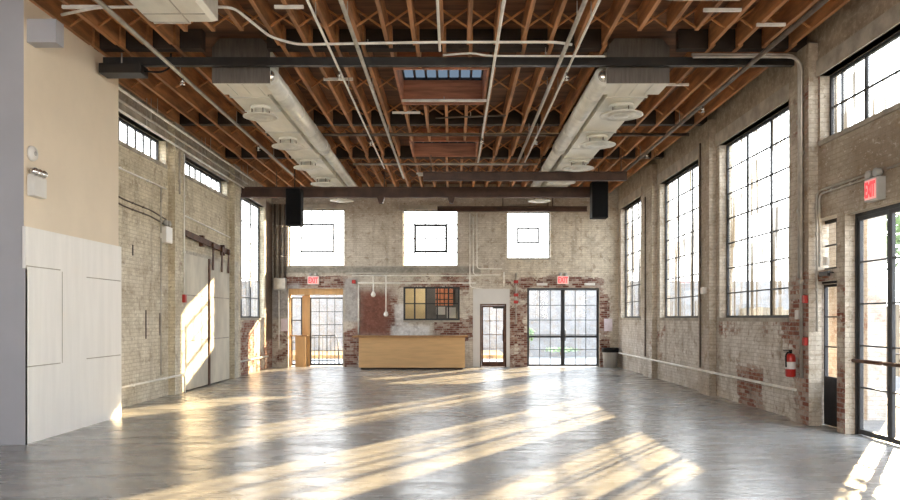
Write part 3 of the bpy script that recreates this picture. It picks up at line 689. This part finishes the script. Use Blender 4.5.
# ------------------------------------------------------------------ exit signs
def text_mesh(s, size):
    cu = bpy.data.curves.new('tmp', 'FONT'); cu.body = s; cu.size = size; cu.extrude = .004; cu.offset = .006; cu.align_x = 'CENTER'; cu.align_y = 'CENTER'
    o = bpy.data.objects.new('tmp', cu); COL.objects.link(o)
    dg = bpy.context.evaluated_depsgraph_get(); me = o.evaluated_get(dg).to_mesh()
    vs = [v.co.copy() for v in me.vertices]; fs = [tuple(p.vertices) for p in me.polygons]
    o.evaluated_get(dg).to_mesh_clear(); bpy.data.objects.remove(o); bpy.data.curves.remove(cu)
    return vs, fs
TXT = text_mesh('EXIT', .2)
wx = max(v.x for v in TXT[0])-min(v.x for v in TXT[0]); cx = (max(v.x for v in TXT[0])+min(v.x for v in TXT[0]))/2
cy = (max(v.y for v in TXT[0])+min(v.y for v in TXT[0]))/2; hy = max(v.y for v in TXT[0])-min(v.y for v in TXT[0])
def exit_sign(label, side, u, z, W=.38, H=.27, D=.06, lamps=True):
    t = thing('exit_sign', label, 'exit sign', P3(side, u, 0, z))
    a = P3(side, u-W/2, .004, z-H/2); b = P3(side, u+W/2, -D, z+H/2)
    MB().bbox(a[0], b[0], a[1], b[1], a[2], b[2], .008).build('housing', M['grey_plastic' if side == 'right' else 'white_plastic'], t)
    mb = MB(); sbox(mb, side, u-W/2+.02, u+W/2-.02, z-H/2+.02, z+H/2-.02, -D+.002, -D-.006); mb.build('face_plate', M['exit_face'], t)
    sc = (W-.07)/wx; sv = (H-.09)/hy; flip = -1 if side == 'right' else 1
    vs = [P3(side, u+(v.x-cx)*sc*flip, -D-.010-v.z*.8, z+(v.y-cy)*sv) for v in TXT[0]]
    mb = MB(); mb.add(vs, [tuple(f) for f in TXT[1]]); mb.build('lettering', M['exit_letters'], t)
    if lamps:
        for s in (-.09, .09):
            mb = MB(); q = P3(side, u+s, -D*.6, z+H/2+.055)
            e = (-1,0,0) if side == 'right' else (0,-1,0)
            mb.lathe(q, [(.03,.05),(.05,.02),(.055,-.03),(.05,-.045),(.001,-.045)] if True else [], 14, 'x' if side == 'right' else 'y')
            mb.tube([P3(side, u+s, -D*.5, z+H/2-.005), P3(side, u+s, -D*.5, z+H/2+.03)], .012, 6)
            mb.build('lamp_head', M['grey_plastic'], t)
exit_sign('red EXIT sign above the plywood entrance', 'back', -4.55, 2.83)
exit_sign('red EXIT sign above the wide black double doors on the far wall', 'back', 3.58, 2.84)
exit_sign('red EXIT sign with a grey side on the window wall over the near glass doors', 'right', 9.63, 3.23, .30, .29, .11)

# ------------------------------------------------------------------ bar
t = thing('bar_counter', 'long plywood bar counter with a flat top', 'bar', (-1.25, 24.0, 0))
MB().bbox(-2.92, .37, 23.55, 23.60, .06, 1.0, .004).build('front_panel', M['plywood'], t)
for x_ in (-2.92, .33): MB().box(x_, x_+.04, 23.60, 24.2, .06, 1.0).build('side_panel', M['plywood'], t)
MB().box(-2.86,.31,23.62,24.15,.0,.06).build('plinth', M['dark_timber'], t)
MB().bbox(-3.12, .46, 23.46, 24.3, 1.0, 1.05, .008).build('countertop', M['ply_edge'], t)
MB().box(-2.88,.33,23.62,24.18,.5,.53).build('shelf', M['plywood'], t)
# pendant bulbs
for (x_, zb, lab) in ((-2.58,2.36,'shorter white stem pendant lamp over the bar'),(-2.17,1.72,'longer white stem pendant lamp over the bar')):
    t = thing('pendant_lamp', lab, 'lamp', (x_, 24.6, zb))
    MB().tube([(x_,24.6,zb+.1),(x_,24.6,2.98)], .022, 8).build('stem', M['pipe_white'], t)
    MB().lathe((x_,24.6,zb), [(.001,-.085),(.045,-.072),(.075,-.03),(.08,0),(.065,.045),(.04,.08),(.03,.11),(.001,.11)], 18).build('bulb', M['bulb'], t)
    MB().tube([(x_,24.6,2.97),(x_,24.735,2.97)], .015, 6).build('arm', M['pipe_white'], t)
pipe('conduit', 'pale conduit running level above the bar', [(-3.3,24.77,2.98),(.9,24.77,2.98)], .018, M['pipe_white'])
pipe('conduit', 'lower pale conduit running level above the serving window', [(-3.1,24.77,2.74),(.75,24.77,2.74)], .022, M['pipe_white'])
pipe('conduit', 'white vertical conduit beside the end of the bar', [(-3.08,24.77,2.69),(-3.08,24.77,1.06)], .022, M['pipe_white'])
tag(MB().bbox(-3.29,-3.17,24.72,24.799,2.72,2.84,.01).build('alarm_bell', M['red']), 'small red alarm box above the end of the bar', 'alarm box')
tag(MB().bbox(-3.5,-2.1,24.70,24.799,3.03,3.08,.01).build('strip_fixture', M['pipe_grey']), 'thin pale strip fixture on the wall over the two pendant lamps', 'fixture')
# conduits between the middle and far high windows
for i, (u, zb, zt_) in enumerate(((.55,2.6,5.0),(.66,3.0,4.9),(.78,3.2,5.0))):
    pts = [(u,24.71,zt_),(u,24.71,zb)] + ([(.95,24.71,zb-.05),(.95,24.71,2.56)] if i == 0 else [(1.5,24.71,zb),(1.5+.05*i,24.71,zb)])
    pipe('conduit', ('first', 'second', 'third')[i]+' pale vertical conduit counted from the high window above the bar', pts, .018, M['pipe_white'])
# red standpipe between small door and double doors
t = thing('fire_pipe', 'thin grey pipe with red fittings between the two far doors', 'pipe', (2.0,24.73,1.5))
MB().tube([(2.05,24.74,3.05),(2.05,24.74,1.4)], .022, 8).build('tube', M['pipe_grey'], t)
for z_ in (2.78, 2.35, 2.12): MB().bbox(1.98,2.12,24.67,24.79,z_-.05,z_+.05,.012).build('fitting', M['red'], t)
pipe('conduit', 'short white conduit dropping to the white door surround', [(1.66,24.77,3.1),(1.66,24.77,2.62)], .022, M['pipe_white'])
for (u, lab) in ((2.9,'small white box over the first leaf of the wide black doors'),(4.45,'small white box over the second leaf of the wide black doors')):
    tag(MB().bbox(u-.17,u+.17,24.68,24.799,2.66,2.74,.01).build('door_holder', M['white_plastic']), lab, 'box')
# conduit bundle in the corner
for i in range(5):
    x_ = -5.80+i*.085
    pipe('conduit', f'grey vertical conduit in the corner bundle, {("first","second","third","fourth","fifth")[i]} from the side wall', [(x_,24.73,5.3),(x_,24.73,2.9)], .028, M['pipe_grey' if i % 2 else 'pipe_dark'], group='corner conduit bundle')
t = thing('junction_box', 'grey junction box below the corner conduit bundle', 'electrical box', (-5.6,24.7,2.5))
MB().bbox(-5.82,-5.42,24.6,24.799,2.5,2.9,.012).build('box', M['grey_plastic'], t)
MB().bbox(-5.80,-5.44,24.585,24.602,2.53,2.87,.004).build('cover', M['pipe_grey'], t)
pipe('conduit', 'white vertical conduit from the junction box to the floor', [(-5.66,24.72,2.5),(-5.66,24.72,.6)], .02, M['pipe_white'])
tag(MB().box(-5.62,-5.36+.0,24.785,24.795,1.17,1.58).build('paper_notice', M['paper']), 'pinkish paper notice left of the plywood entrance', 'paper')
tag(MB().box(4.93,5.2,24.785,24.795,1.17,1.58).build('paper_notice', M['paper']), 'pinkish paper notice on the wall above the trash can', 'paper')

# ------------------------------------------------------------------ trash can
t = thing('trash_can', 'round grey trash can with a black liner in the far corner', 'trash can', (5.05,24.4,0))
cx_, cy_ = 5.06, 24.45
MB().lathe((cx_,cy_,0), [(.20,.0),(.215,.02),(.245,.55),(.25,.60),(.235,.60),(.20,.04),(.001,.04)], 32).build('bin', M['bin'], t)
MB().lathe((cx_,cy_,0), [(.262,.50),(.268,.60),(.262,.635),(.245,.64),(.225,.60),(.19,.25),(.001,.2)], 32).build('liner', M['black'], t)

# ------------------------------------------------------------------ left wall fittings
t = thing('sliding_door_track', 'rusty sloping steel track above the sliding doors', 'track', (-5.8,17.9,3.4))
MB().obox((-5.81,16.15,3.46),(-5.81,19.75,3.30),.05,.13).build('rail', M['rust'], t)
for y in (16.3, 17.7, 19.3): MB().box(-5.899,-5.80,y-.05,y+.05,3.46-(y-16.15)*.0444-.13,3.46-(y-16.15)*.0444+.13).build('bracket', M['rust'], t)
def slide(label, y0, y1, zt, hangers, edge=None):
    t = thing('sliding_door', label, 'door', (-5.82,(y0+y1)/2,0))
    MB().bbox(-5.86,-5.80,y0,y1,.03,zt,.006).build('leaf', M['door_paint'], t)
    for z in (1.1, 2.1): MB().box(-5.802,-5.794,y0+.05,y1-.05,z-.012,z+.012).build('batten', M['concrete'], t)
    if edge: tag(MB().box(-5.87,-5.775,edge-.045,edge+.045,.01,zt+.0).build('edge_strip', M['rust'], t), 'dark rusty edge strip')
    for y in hangers:
        z = 3.46-(y-16.15)*.0444
        mb = MB(); mb.box(-5.78,-5.765,y-.05,y+.05,zt-.25,z-.02); mb.lathe((-5.78,y,z-.02), [(.08,0),(.08,.03),(.001,.03)], 18, 'x'); mb.build('hanger', M['rust'], t)
M['door_paint'] = plain('worn_door_paint', (.58,.54,.45), .65, 0, .25, 1.6, .1, (1,1,.4))
slide('pale sliding door leaf nearer the white partition', 16.35, 18.0, 3.0, ())
slide('pale sliding door leaf with the dark rusty edge and hangers', 18.06, 19.72, 3.0, (18.3,19.0,19.55), 18.06)
t = thing('electrical_box', 'pale electrical box with two lamp heads beside the pale brick pier', 'electrical box', (-5.75,15.9,2.6))
MB().bbox(-5.899,-5.76,15.28,15.62,3.12,3.45,.012).build('box', M['white_plastic'], t)
for y in (15.36, 15.54): MB().lathe((-5.80,y,3.53), [(.001,-.05),(.05,-.04),(.06,.02),(.001,.04)], 14, 'x').build('lamp_head', M['grey_plastic'], t); 
MB().tube([(-5.82,15.45,3.45),(-5.82,15.45,3.52),(-5.80,15.36,3.53)], .02, 6).build('neck', M['grey_plastic'], t)
pipe('conduit', 'thin conduit climbing from the electrical box on the pale wall', [(-5.84,15.2,3.3),(-5.84,15.2,4.2)], .014, M['pipe_grey'])
pipe('conduit', 'white conduit sloping along the pale wall below the strip window', [(-5.87,12.45,4.24),(-5.87,15.55,4.24)], .02, M['pipe_white'])
pipe('conduit', 'grey conduit rising on the pale brick pier beside the strip window', [(-5.735,15.95,4.2),(-5.735,15.95,5.1)], .02, M['pipe_grey'])
pipe('conduit', 'vertical white conduit dropping to the red pull station', [(-5.735,16.22,5.1),(-5.735,16.22,2.11)], .016, M['pipe_white'])
tag(MB().bbox(-5.765,-5.70,16.16,16.28,1.93,2.1,.01).build('pull_station', M['red']), 'small red pull station at the end of a white conduit', 'alarm box')
pipe('conduit', 'conduit pair running level above the sliding door track', [(-5.87,16.4,3.85),(-5.87,20.0,3.72)], .018, M['pipe_white'])
pipe('conduit', 'thin grey vertical conduit below the electrical box', [(-5.84,15.2,3.2),(-5.84,15.2,.45)], .013, M['pipe_grey'])
pipe('guard_pipe', 'white pipe running low along the pale brick wall', [(-5.72,12.45,.40),(-5.72,16.2,.40),(-5.72,16.2,.005)], .022, M['pipe_white'], clips=())
pipe('guard_pipe', 'short white pipe low on the bare red brick below the tall window', [(-5.85,20.85,.40),(-5.85,24.0,.40)], .022, M['pipe_white'])
for (y, z0, z1) in ((14.0,2.75,2.95),(14.6,1.2,1.75),(15.3,1.25,1.7)):
    MB().box(-5.902,-5.898,y-.03,y+.03,z0,z1).build('slot', M['dark_timber'], wl)
t = thing('wall_bell', 'round grey bell high on the pale wall under the cables', 'bell', (-5.88,14.0,2.9)) if False else None
for k, z_ in enumerate((3.72, 3.60)):
    pipe('cable', ('upper', 'lower')[k]+' dark cable sagging along the pale wall', [(-5.885,12.5,z_+.1),(-5.885,13.6,z_),(-5.885,14.8,z_-.02),(-5.885,15.6,z_-.1)], .014, M['pipe_dark'], cat='cable')
# emergency light and sensor on the partition
t = thing('emergency_light', 'white emergency light with three lamp heads on the beige partition', 'emergency light', (-5.42,9.75,3.2))
MB().bbox(-5.432,-5.33,9.68,9.98,3.16,3.42,.012).build('box', M['white_plastic'], t)
for k in range(3): MB().lathe((-5.36,9.73+.1*k,3.475), [(.001,-.05),(.045,-.045),(.055,.02),(.03,.05),(.001,.05)], 14, 'x').build('lamp_head', M['chrome'], t)
MB().box(-5.43,-5.36,9.70,9.96,3.42,3.44).build('lamp_bar', M['white_plastic'], t)
t = thing('wall_sensor', 'oval white sensor above the emergency light', 'sensor', (-5.44,9.8,3.75))
MB().lathe((-5.439,9.80,3.72), [(.10,0),(.10,.02),(.085,.045),(.001,.06)], 20, 'x').build('cover', M['white_plastic'], t)
MB().lathe((-5.39,9.80,3.72), [(.03,0),(.03,.012),(.001,.014)], 12, 'x').build('lens', M['grey_plastic'], t)
# dark box where the partition meets the ceiling
t = thing('ceiling_winch', 'small dark box under the black beam beside the partition', 'box', (-4.9,11.3,5.3))
MB().bbox(-5.39,-4.75,11.55,11.85,5.33,5.48,.01).build('box', M['black_steel'], t)
mb = MB(); mb.tube(bend([(-4.75,11.7,5.40),(-4.5,11.7,5.38),(-4.35,11.72,5.46),(-4.35,11.72,ZJ)], .08), .014, 6); mb.build('cable', M['black'], t)
MB().tube([(-5.1,11.7,5.48),(-5.1,11.7,ZJ)], .012, 6).build('rod', M['pipe_grey'], t)

# ------------------------------------------------------------------ right wall fittings
for i, (y, x_) in enumerate(((11.47,5.225),(11.40,5.225))):
    pts = [(3.6,y,5.575-i*.055),(x_,y,5.575-i*.055),(x_,y,2.2-i*1.5)]
    pipe('conduit', ('tall grey conduit bending from the ceiling down the brick pier, nearer the tall window', 'tall grey conduit bending from the ceiling down the brick pier, nearer the narrow door')[i], pts, .024, M['pipe_grey'], br=.22)
for i in range(2):
    pts = [(5.36,11.2-.08*i,(1.4,2.35)[i]),(5.36,11.2-.08*i,3.46-.05*i),(5.36,9.84,3.46-.05*i)]
    pipe('conduit', ('upper', 'lower')[i]+' thin conduit running over to the near exit sign', pts, .016, M['pipe_grey'], br=.12)
pipe('conduit', 'thin conduit running on from the near exit sign', [(5.375,9.4,3.45),(5.375,7.2,3.45)], .016, M['pipe_grey'])
for (z_, lab) in ((1.88,'upper red alarm box on the brick pier above the fire extinguisher'),(1.25,'lower red alarm box on the brick pier just above the fire extinguisher')):
    tag(MB().bbox(5.205,5.264,11.26,11.345,z_-.06,z_+.06,.01).build('alarm_box', M['red']), lab, 'alarm box')
t = thing('fire_extinguisher', 'red fire extinguisher hung on the brick pier', 'fire extinguisher', (5.17,11.6,.7))
ex, ey, ez = 5.16, 11.62, .70
MB().lathe((ex,ey,ez), [(.001,0),(.06,.0),(.075,.02),(.075,.29),(.06,.34),(.03,.36),(.001,.36)], 20).build('cylinder', M['red'], t)
MB().lathe((ex,ey,ez), [(.0755,.12),(.0765,.121),(.0765,.23),(.0755,.231)], 20).build('paper_label', M['white_plastic'], t)
mb = MB(); mb.lathe((ex,ey,ez), [(.025,.355),(.025,.40),(.001,.40)], 12); mb.box(ex-.11,ex+.02,ey-.012,ey+.012,ez+.40,ez+.415); mb.box(ex-.10,ex+.02,ey-.012,ey+.012,ez+.375,ez+.385)
mb.build('valve', M['black'], t)
MB().tube(bend([(ex-.02,ey,ez+.38),(ex-.09,ey-.04,ez+.35),(ex-.085,ey-.04,ez+.15)], .06), .012, 8).build('hose', M['black'], t)
MB().box(ex+.06,5.259,ey-.03,ey+.03,ez+.2,ez+.30).build('mounting_bracket', M['grey_plastic'], t)
pipe('guard_pipe', 'white pipe running low along the worn brick wall under the tall windows', [(5.238,11.62,.50),(5.238,24.0,.50)], .024, M['pipe_white'])
for y in (15.9, 20.5):
    MB().box(5.23,5.262,y-.02,y+.02,.46,.54).build('bracket', M['pipe_grey'], bpy.data.objects['guard_pipe.002'])
bpy.context.view_layer.update()
for o in bpy.data.objects['guard_pipe.002'].children:
    if o.name.startswith('bracket'): pass
tag(MB().bbox(5.19,5.259,15.75,15.95,2.1,2.24,.01).build('switch_box', M['white_plastic']), 'small white switch box on the pier between the first two tall windows', 'switch box')
tag(MB().bbox(5.21,5.27,15.7,15.85,1.55,1.68,.01).build('switch_box', M['grey_plastic']), 'small grey switch box on the pier below the white one', 'switch box') if False else None
tag(MB().bbox(5.21,5.259,11.5,11.6,1.58,1.72,.01).build('switch_box', M['white_plastic']), 'small white switch box between the two red alarm boxes', 'switch box')
tag(MB().bbox(5.35,5.399,10.9,11.0,2.36,2.48,.01).build('switch_box', M['white_plastic']), 'small white box beside the transom over the narrow door', 'switch box')
t = thing('door_holder', 'dark door closer above the narrow recessed door', 'door closer', (5.36,11.2,2.2))
MB().bbox(5.33,5.375,10.82,11.08,2.2,2.27,.01).build('body', M['black_steel'], t)
MB().box(5.34,5.36,10.7,10.92,2.235,2.25).build('arm', M['black_steel'], t)
pipe('conduit', 'dark vertical pipe on the pier between the first two tall windows', [(5.235,16.1,5.3),(5.235,16.1,.55)], .018, M['pipe_dark'])
pipe('conduit', 'dark vertical pipe on the pier between the last two tall windows', [(5.235,20.7,4.9),(5.235,20.7,.55)], .018, M['pipe_dark'])
# plywood box and post at the entrance
t = thing('plywood_stand', 'waist high plywood box just inside the entrance', 'box', (-5.0,25.0,0))
MB().box(-5.16,-4.82,24.86,25.09,0,1.0).build('body', M['ply_light'], t)
MB().box(-5.32,-4.76,24.83,25.10,1.0,1.04).build('top', M['ply_edge'], t)

# ------------------------------------------------------------------ outside
tag(MB().box(-60, 60, -40, 90, -.3, -.21).build('ground', M['ground']), 'pale paved ground outside', 'ground', kind='structure')
tag(MB().box(-6, 6, 25.2, 30.2, -.2, -.02).build('path_back', M['ground']), 'pale paved strip outside the far doors', 'path', kind='structure')
tag(MB().box(5.82, 12.4, 2, 25.2, -.2, -.03).build('path_side', M['asphalt']), 'paved strip outside the window wall', 'path', kind='structure')
tag(MB().box(-15, 18, 35, 36, -.2, 3.3).build('wall_outside', M['outside_brick']), 'white block wall across the yard behind the far doors', 'wall', kind='structure')
tag(MB().box(-13, 2.1, 30.3, 34.9, -.2, .12).build('dry_grass', M['dry_grass']), 'orange brown dry bank outside the far doors', 'grass', kind='stuff')
tag(MB().box(6.6,6.9,12.1,14.0,-.2,3.3).build('wall_buttress', M['brick_rev']), 'brick buttress outside the narrow recessed door', 'wall', kind='structure')
t = thing('metal_railing', 'black metal handrail outside the plywood entrance', 'railing', (-4.5,27,0))
mb = MB(); mb.tube([(-5.9,26.8,.98),(-4.15,26.8,.98)], .022, 8); mb.tube([(-5.9,26.8,.1),(-4.15,26.8,.1)], .016, 8); mb.tube(bend([(-4.15,26.8,1.0),(-4.0,26.4,.85),(-3.85,25.7,.0)], .1), .022, 8)
mb.build('handrail', M['black_steel'], t)
for k in range(13): MB().tube([(-5.9+k*.145,26.8,-.02),(-5.9+k*.145,26.8,.97)], .011, 6).build('baluster', M['black_steel'], t)
def leaves(c, rad, n, size, rng, flat=1.):
    mb = MB()
    for _ in range(n):
        d = Vector((rng.gauss(0,1), rng.gauss(0,1), rng.gauss(0,1)*flat)); d = d.normalized()*rng.uniform(.45,1)
        p = Vector(c)+Vector((d.x*rad[0], d.y*rad[1], d.z*rad[2]))
        a = Vector((rng.gauss(0,1), rng.gauss(0,1), rng.gauss(0,1))).normalized(); b = a.orthogonal().normalized(); s = size*rng.uniform(.6,1.3)
        mb.add([p-a*s, p+b*s*.45, p+a*s, p-b*s*.45], [(0,1,2,3)])
    return mb
rg = random.Random(3)
for i, (x_, y_, r, h) in enumerate(((3.3,33.2,.30,.34),(4.75,33.6,.85,.10))):
    t = thing('shrub', ('round green shrub outside the wide black doors','low green shrub farther out behind the wide black doors')[i], 'shrub', (x_,y_,-.02))
    leaves((x_,y_,(.85 if i == 0 else .2)), (r,r,h), 260, .08, rg).build('foliage', M['leaf'], t)
    MB().tube([(x_,y_,-.02),(x_+.03,y_,(.8 if i == 0 else .2))], .03, 6).build('stem', M['bark'], t)
t = thing('board_fence', 'weathered board fence across the side yard', 'fence', (13.2,18,0))
for k in range(60):
    y = 6+k*.5; MB().box(13.2,13.24,y,y+.42,-.2,2.0+rg.uniform(-.08,.08)).build('board', M['fence'], t)
for z in (.3, 1.6): MB().box(13.24,13.32,6,36,z,z+.09).build('rail', M['fence'], t)
for i, (x_, y_, h) in enumerate(((8.05,14.5,2.7),(9.1,16.2,2.9))):
    t = thing('tree', ('tree outside the near glass doors, closer trunk','tree outside the near glass doors, farther trunk')[i], 'tree', (x_,y_,-.2))
    MB().tube([(x_,y_,-.2),(x_+.06,y_,1.2),(x_-.05,y_+.1,2.6),(x_+.1,y_,h)], [.16,.13,.11,.06], 10).build('trunk', M['bark'], t)
    leaves((x_,y_,h+.6), (.9,1.0,.9), 420, .12, rg).build('crown', M['tree_leaf'], t)
t = thing('yard_gate', 'thin black railing outside the near glass doors', 'railing', (7.2,12,0))
mb = MB(); mb.tube([(7.4,9.5,1.0),(7.4,14.5,1.0)], .018, 6); mb.tube([(7.4,9.5,.12),(7.4,14.5,.12)], .014, 6); mb.build('rail', M['black_steel'], t)
for k in range(21): MB().tube([(7.4,9.5+k*.25,-.03),(7.4,9.5+k*.25,1.0)], .009, 6).build('baluster', M['black_steel'], t)

# ------------------------------------------------------------------ light
w = bpy.data.worlds.new('sky'); scn.world = w; w.use_nodes = True
nt = w.node_tree; nt.nodes.clear()
o = nt.nodes.new('ShaderNodeOutputWorld'); b = nt.nodes.new('ShaderNodeBackground')
tc = nt.nodes.new('ShaderNodeTexCoord'); sep = nt.nodes.new('ShaderNodeSeparateXYZ'); mr = nt.nodes.new('ShaderNodeMapRange'); mx = nt.nodes.new('ShaderNodeMix'); mx.data_type = 'RGBA'
nt.links.new(tc.outputs['Generated'], sep.inputs[0]); nt.links.new(sep.outputs[2], mr.inputs[0]); mr.inputs[1].default_value = -.02; mr.inputs[2].default_value = .7
nt.links.new(mr.outputs[0], mx.inputs[0]); mx.inputs[6].default_value = (1.0,.97,.92,1); mx.inputs[7].default_value = (.72,.84,1.0,1)
nt.links.new(mx.outputs[2], b.inputs[0]); b.inputs[1].default_value = 5.0
nt.links.new(b.outputs[0], o.inputs[0])
sd = bpy.data.lights.new('sun', 'SUN'); so = bpy.data.objects.new('sun', sd); COL.objects.link(so)
sd.energy = 18; sd.color = (1.0,.74,.42); sd.angle = math.radians(.6)
dirn = Vector((-.547,-.837,-.32)).normalized()
so.rotation_euler = dirn.to_track_quat('-Z', 'Y').to_euler(); so.location = (20,40,15)
pl = bpy.data.lights.new('room_fill', 'POINT'); pl.energy = 16; pl.color = (1,.9,.75); pl.shadow_soft_size = .12; po = bpy.data.objects.new('room_fill', pl); COL.objects.link(po); po.location = (-.9, 26.0, 2.9)  # added point light to brighten the things behind the serving window
def portal(c, rx, ry, rot):
    l = bpy.data.lights.new('portal', 'AREA'); l.shape = 'RECTANGLE'; l.size = rx; l.size_y = ry; l.cycles.is_portal = True
    ob = bpy.data.objects.new('portal', l); COL.objects.link(ob); ob.location = c; ob.rotation_euler = rot
RIGHT = (0, PI/2, 0)       # faces -x
for (a, b_, z0, z1) in R_OPEN:
    if (b_-a)*(z1-z0) > 1: portal((XR+.45, (a+b_)/2, (z0+z1)/2), z1-z0, b_-a, RIGHT)
for (a, b_, z0, z1) in L_OPEN: portal((XL-.45, (a+b_)/2, (z0+z1)/2), z1-z0, b_-a, (0, -PI/2, 0))
for (a, b_, z0, z1) in B_OPEN:
    if z0 != 1.52: portal(((a+b_)/2, YB+.45, (z0+z1)/2), b_-a, z1-z0, (-PI/2, 0, 0))
portal((-1.8, R0-.35, 4.8), 14, 2.0, (PI/2, 0, 0))

vs = scn.view_settings; vs.view_transform = 'Standard'; vs.look = 'None'; vs.gamma = 1; vs.use_curve_mapping = False
vs.exposure = 0.95
cy = scn.cycles
cy.max_bounces = 12; cy.diffuse_bounces = 7; cy.glossy_bounces = 4; cy.transparent_max_bounces = 16; cy.sample_clamp_indirect = 8
cy.use_denoising = True
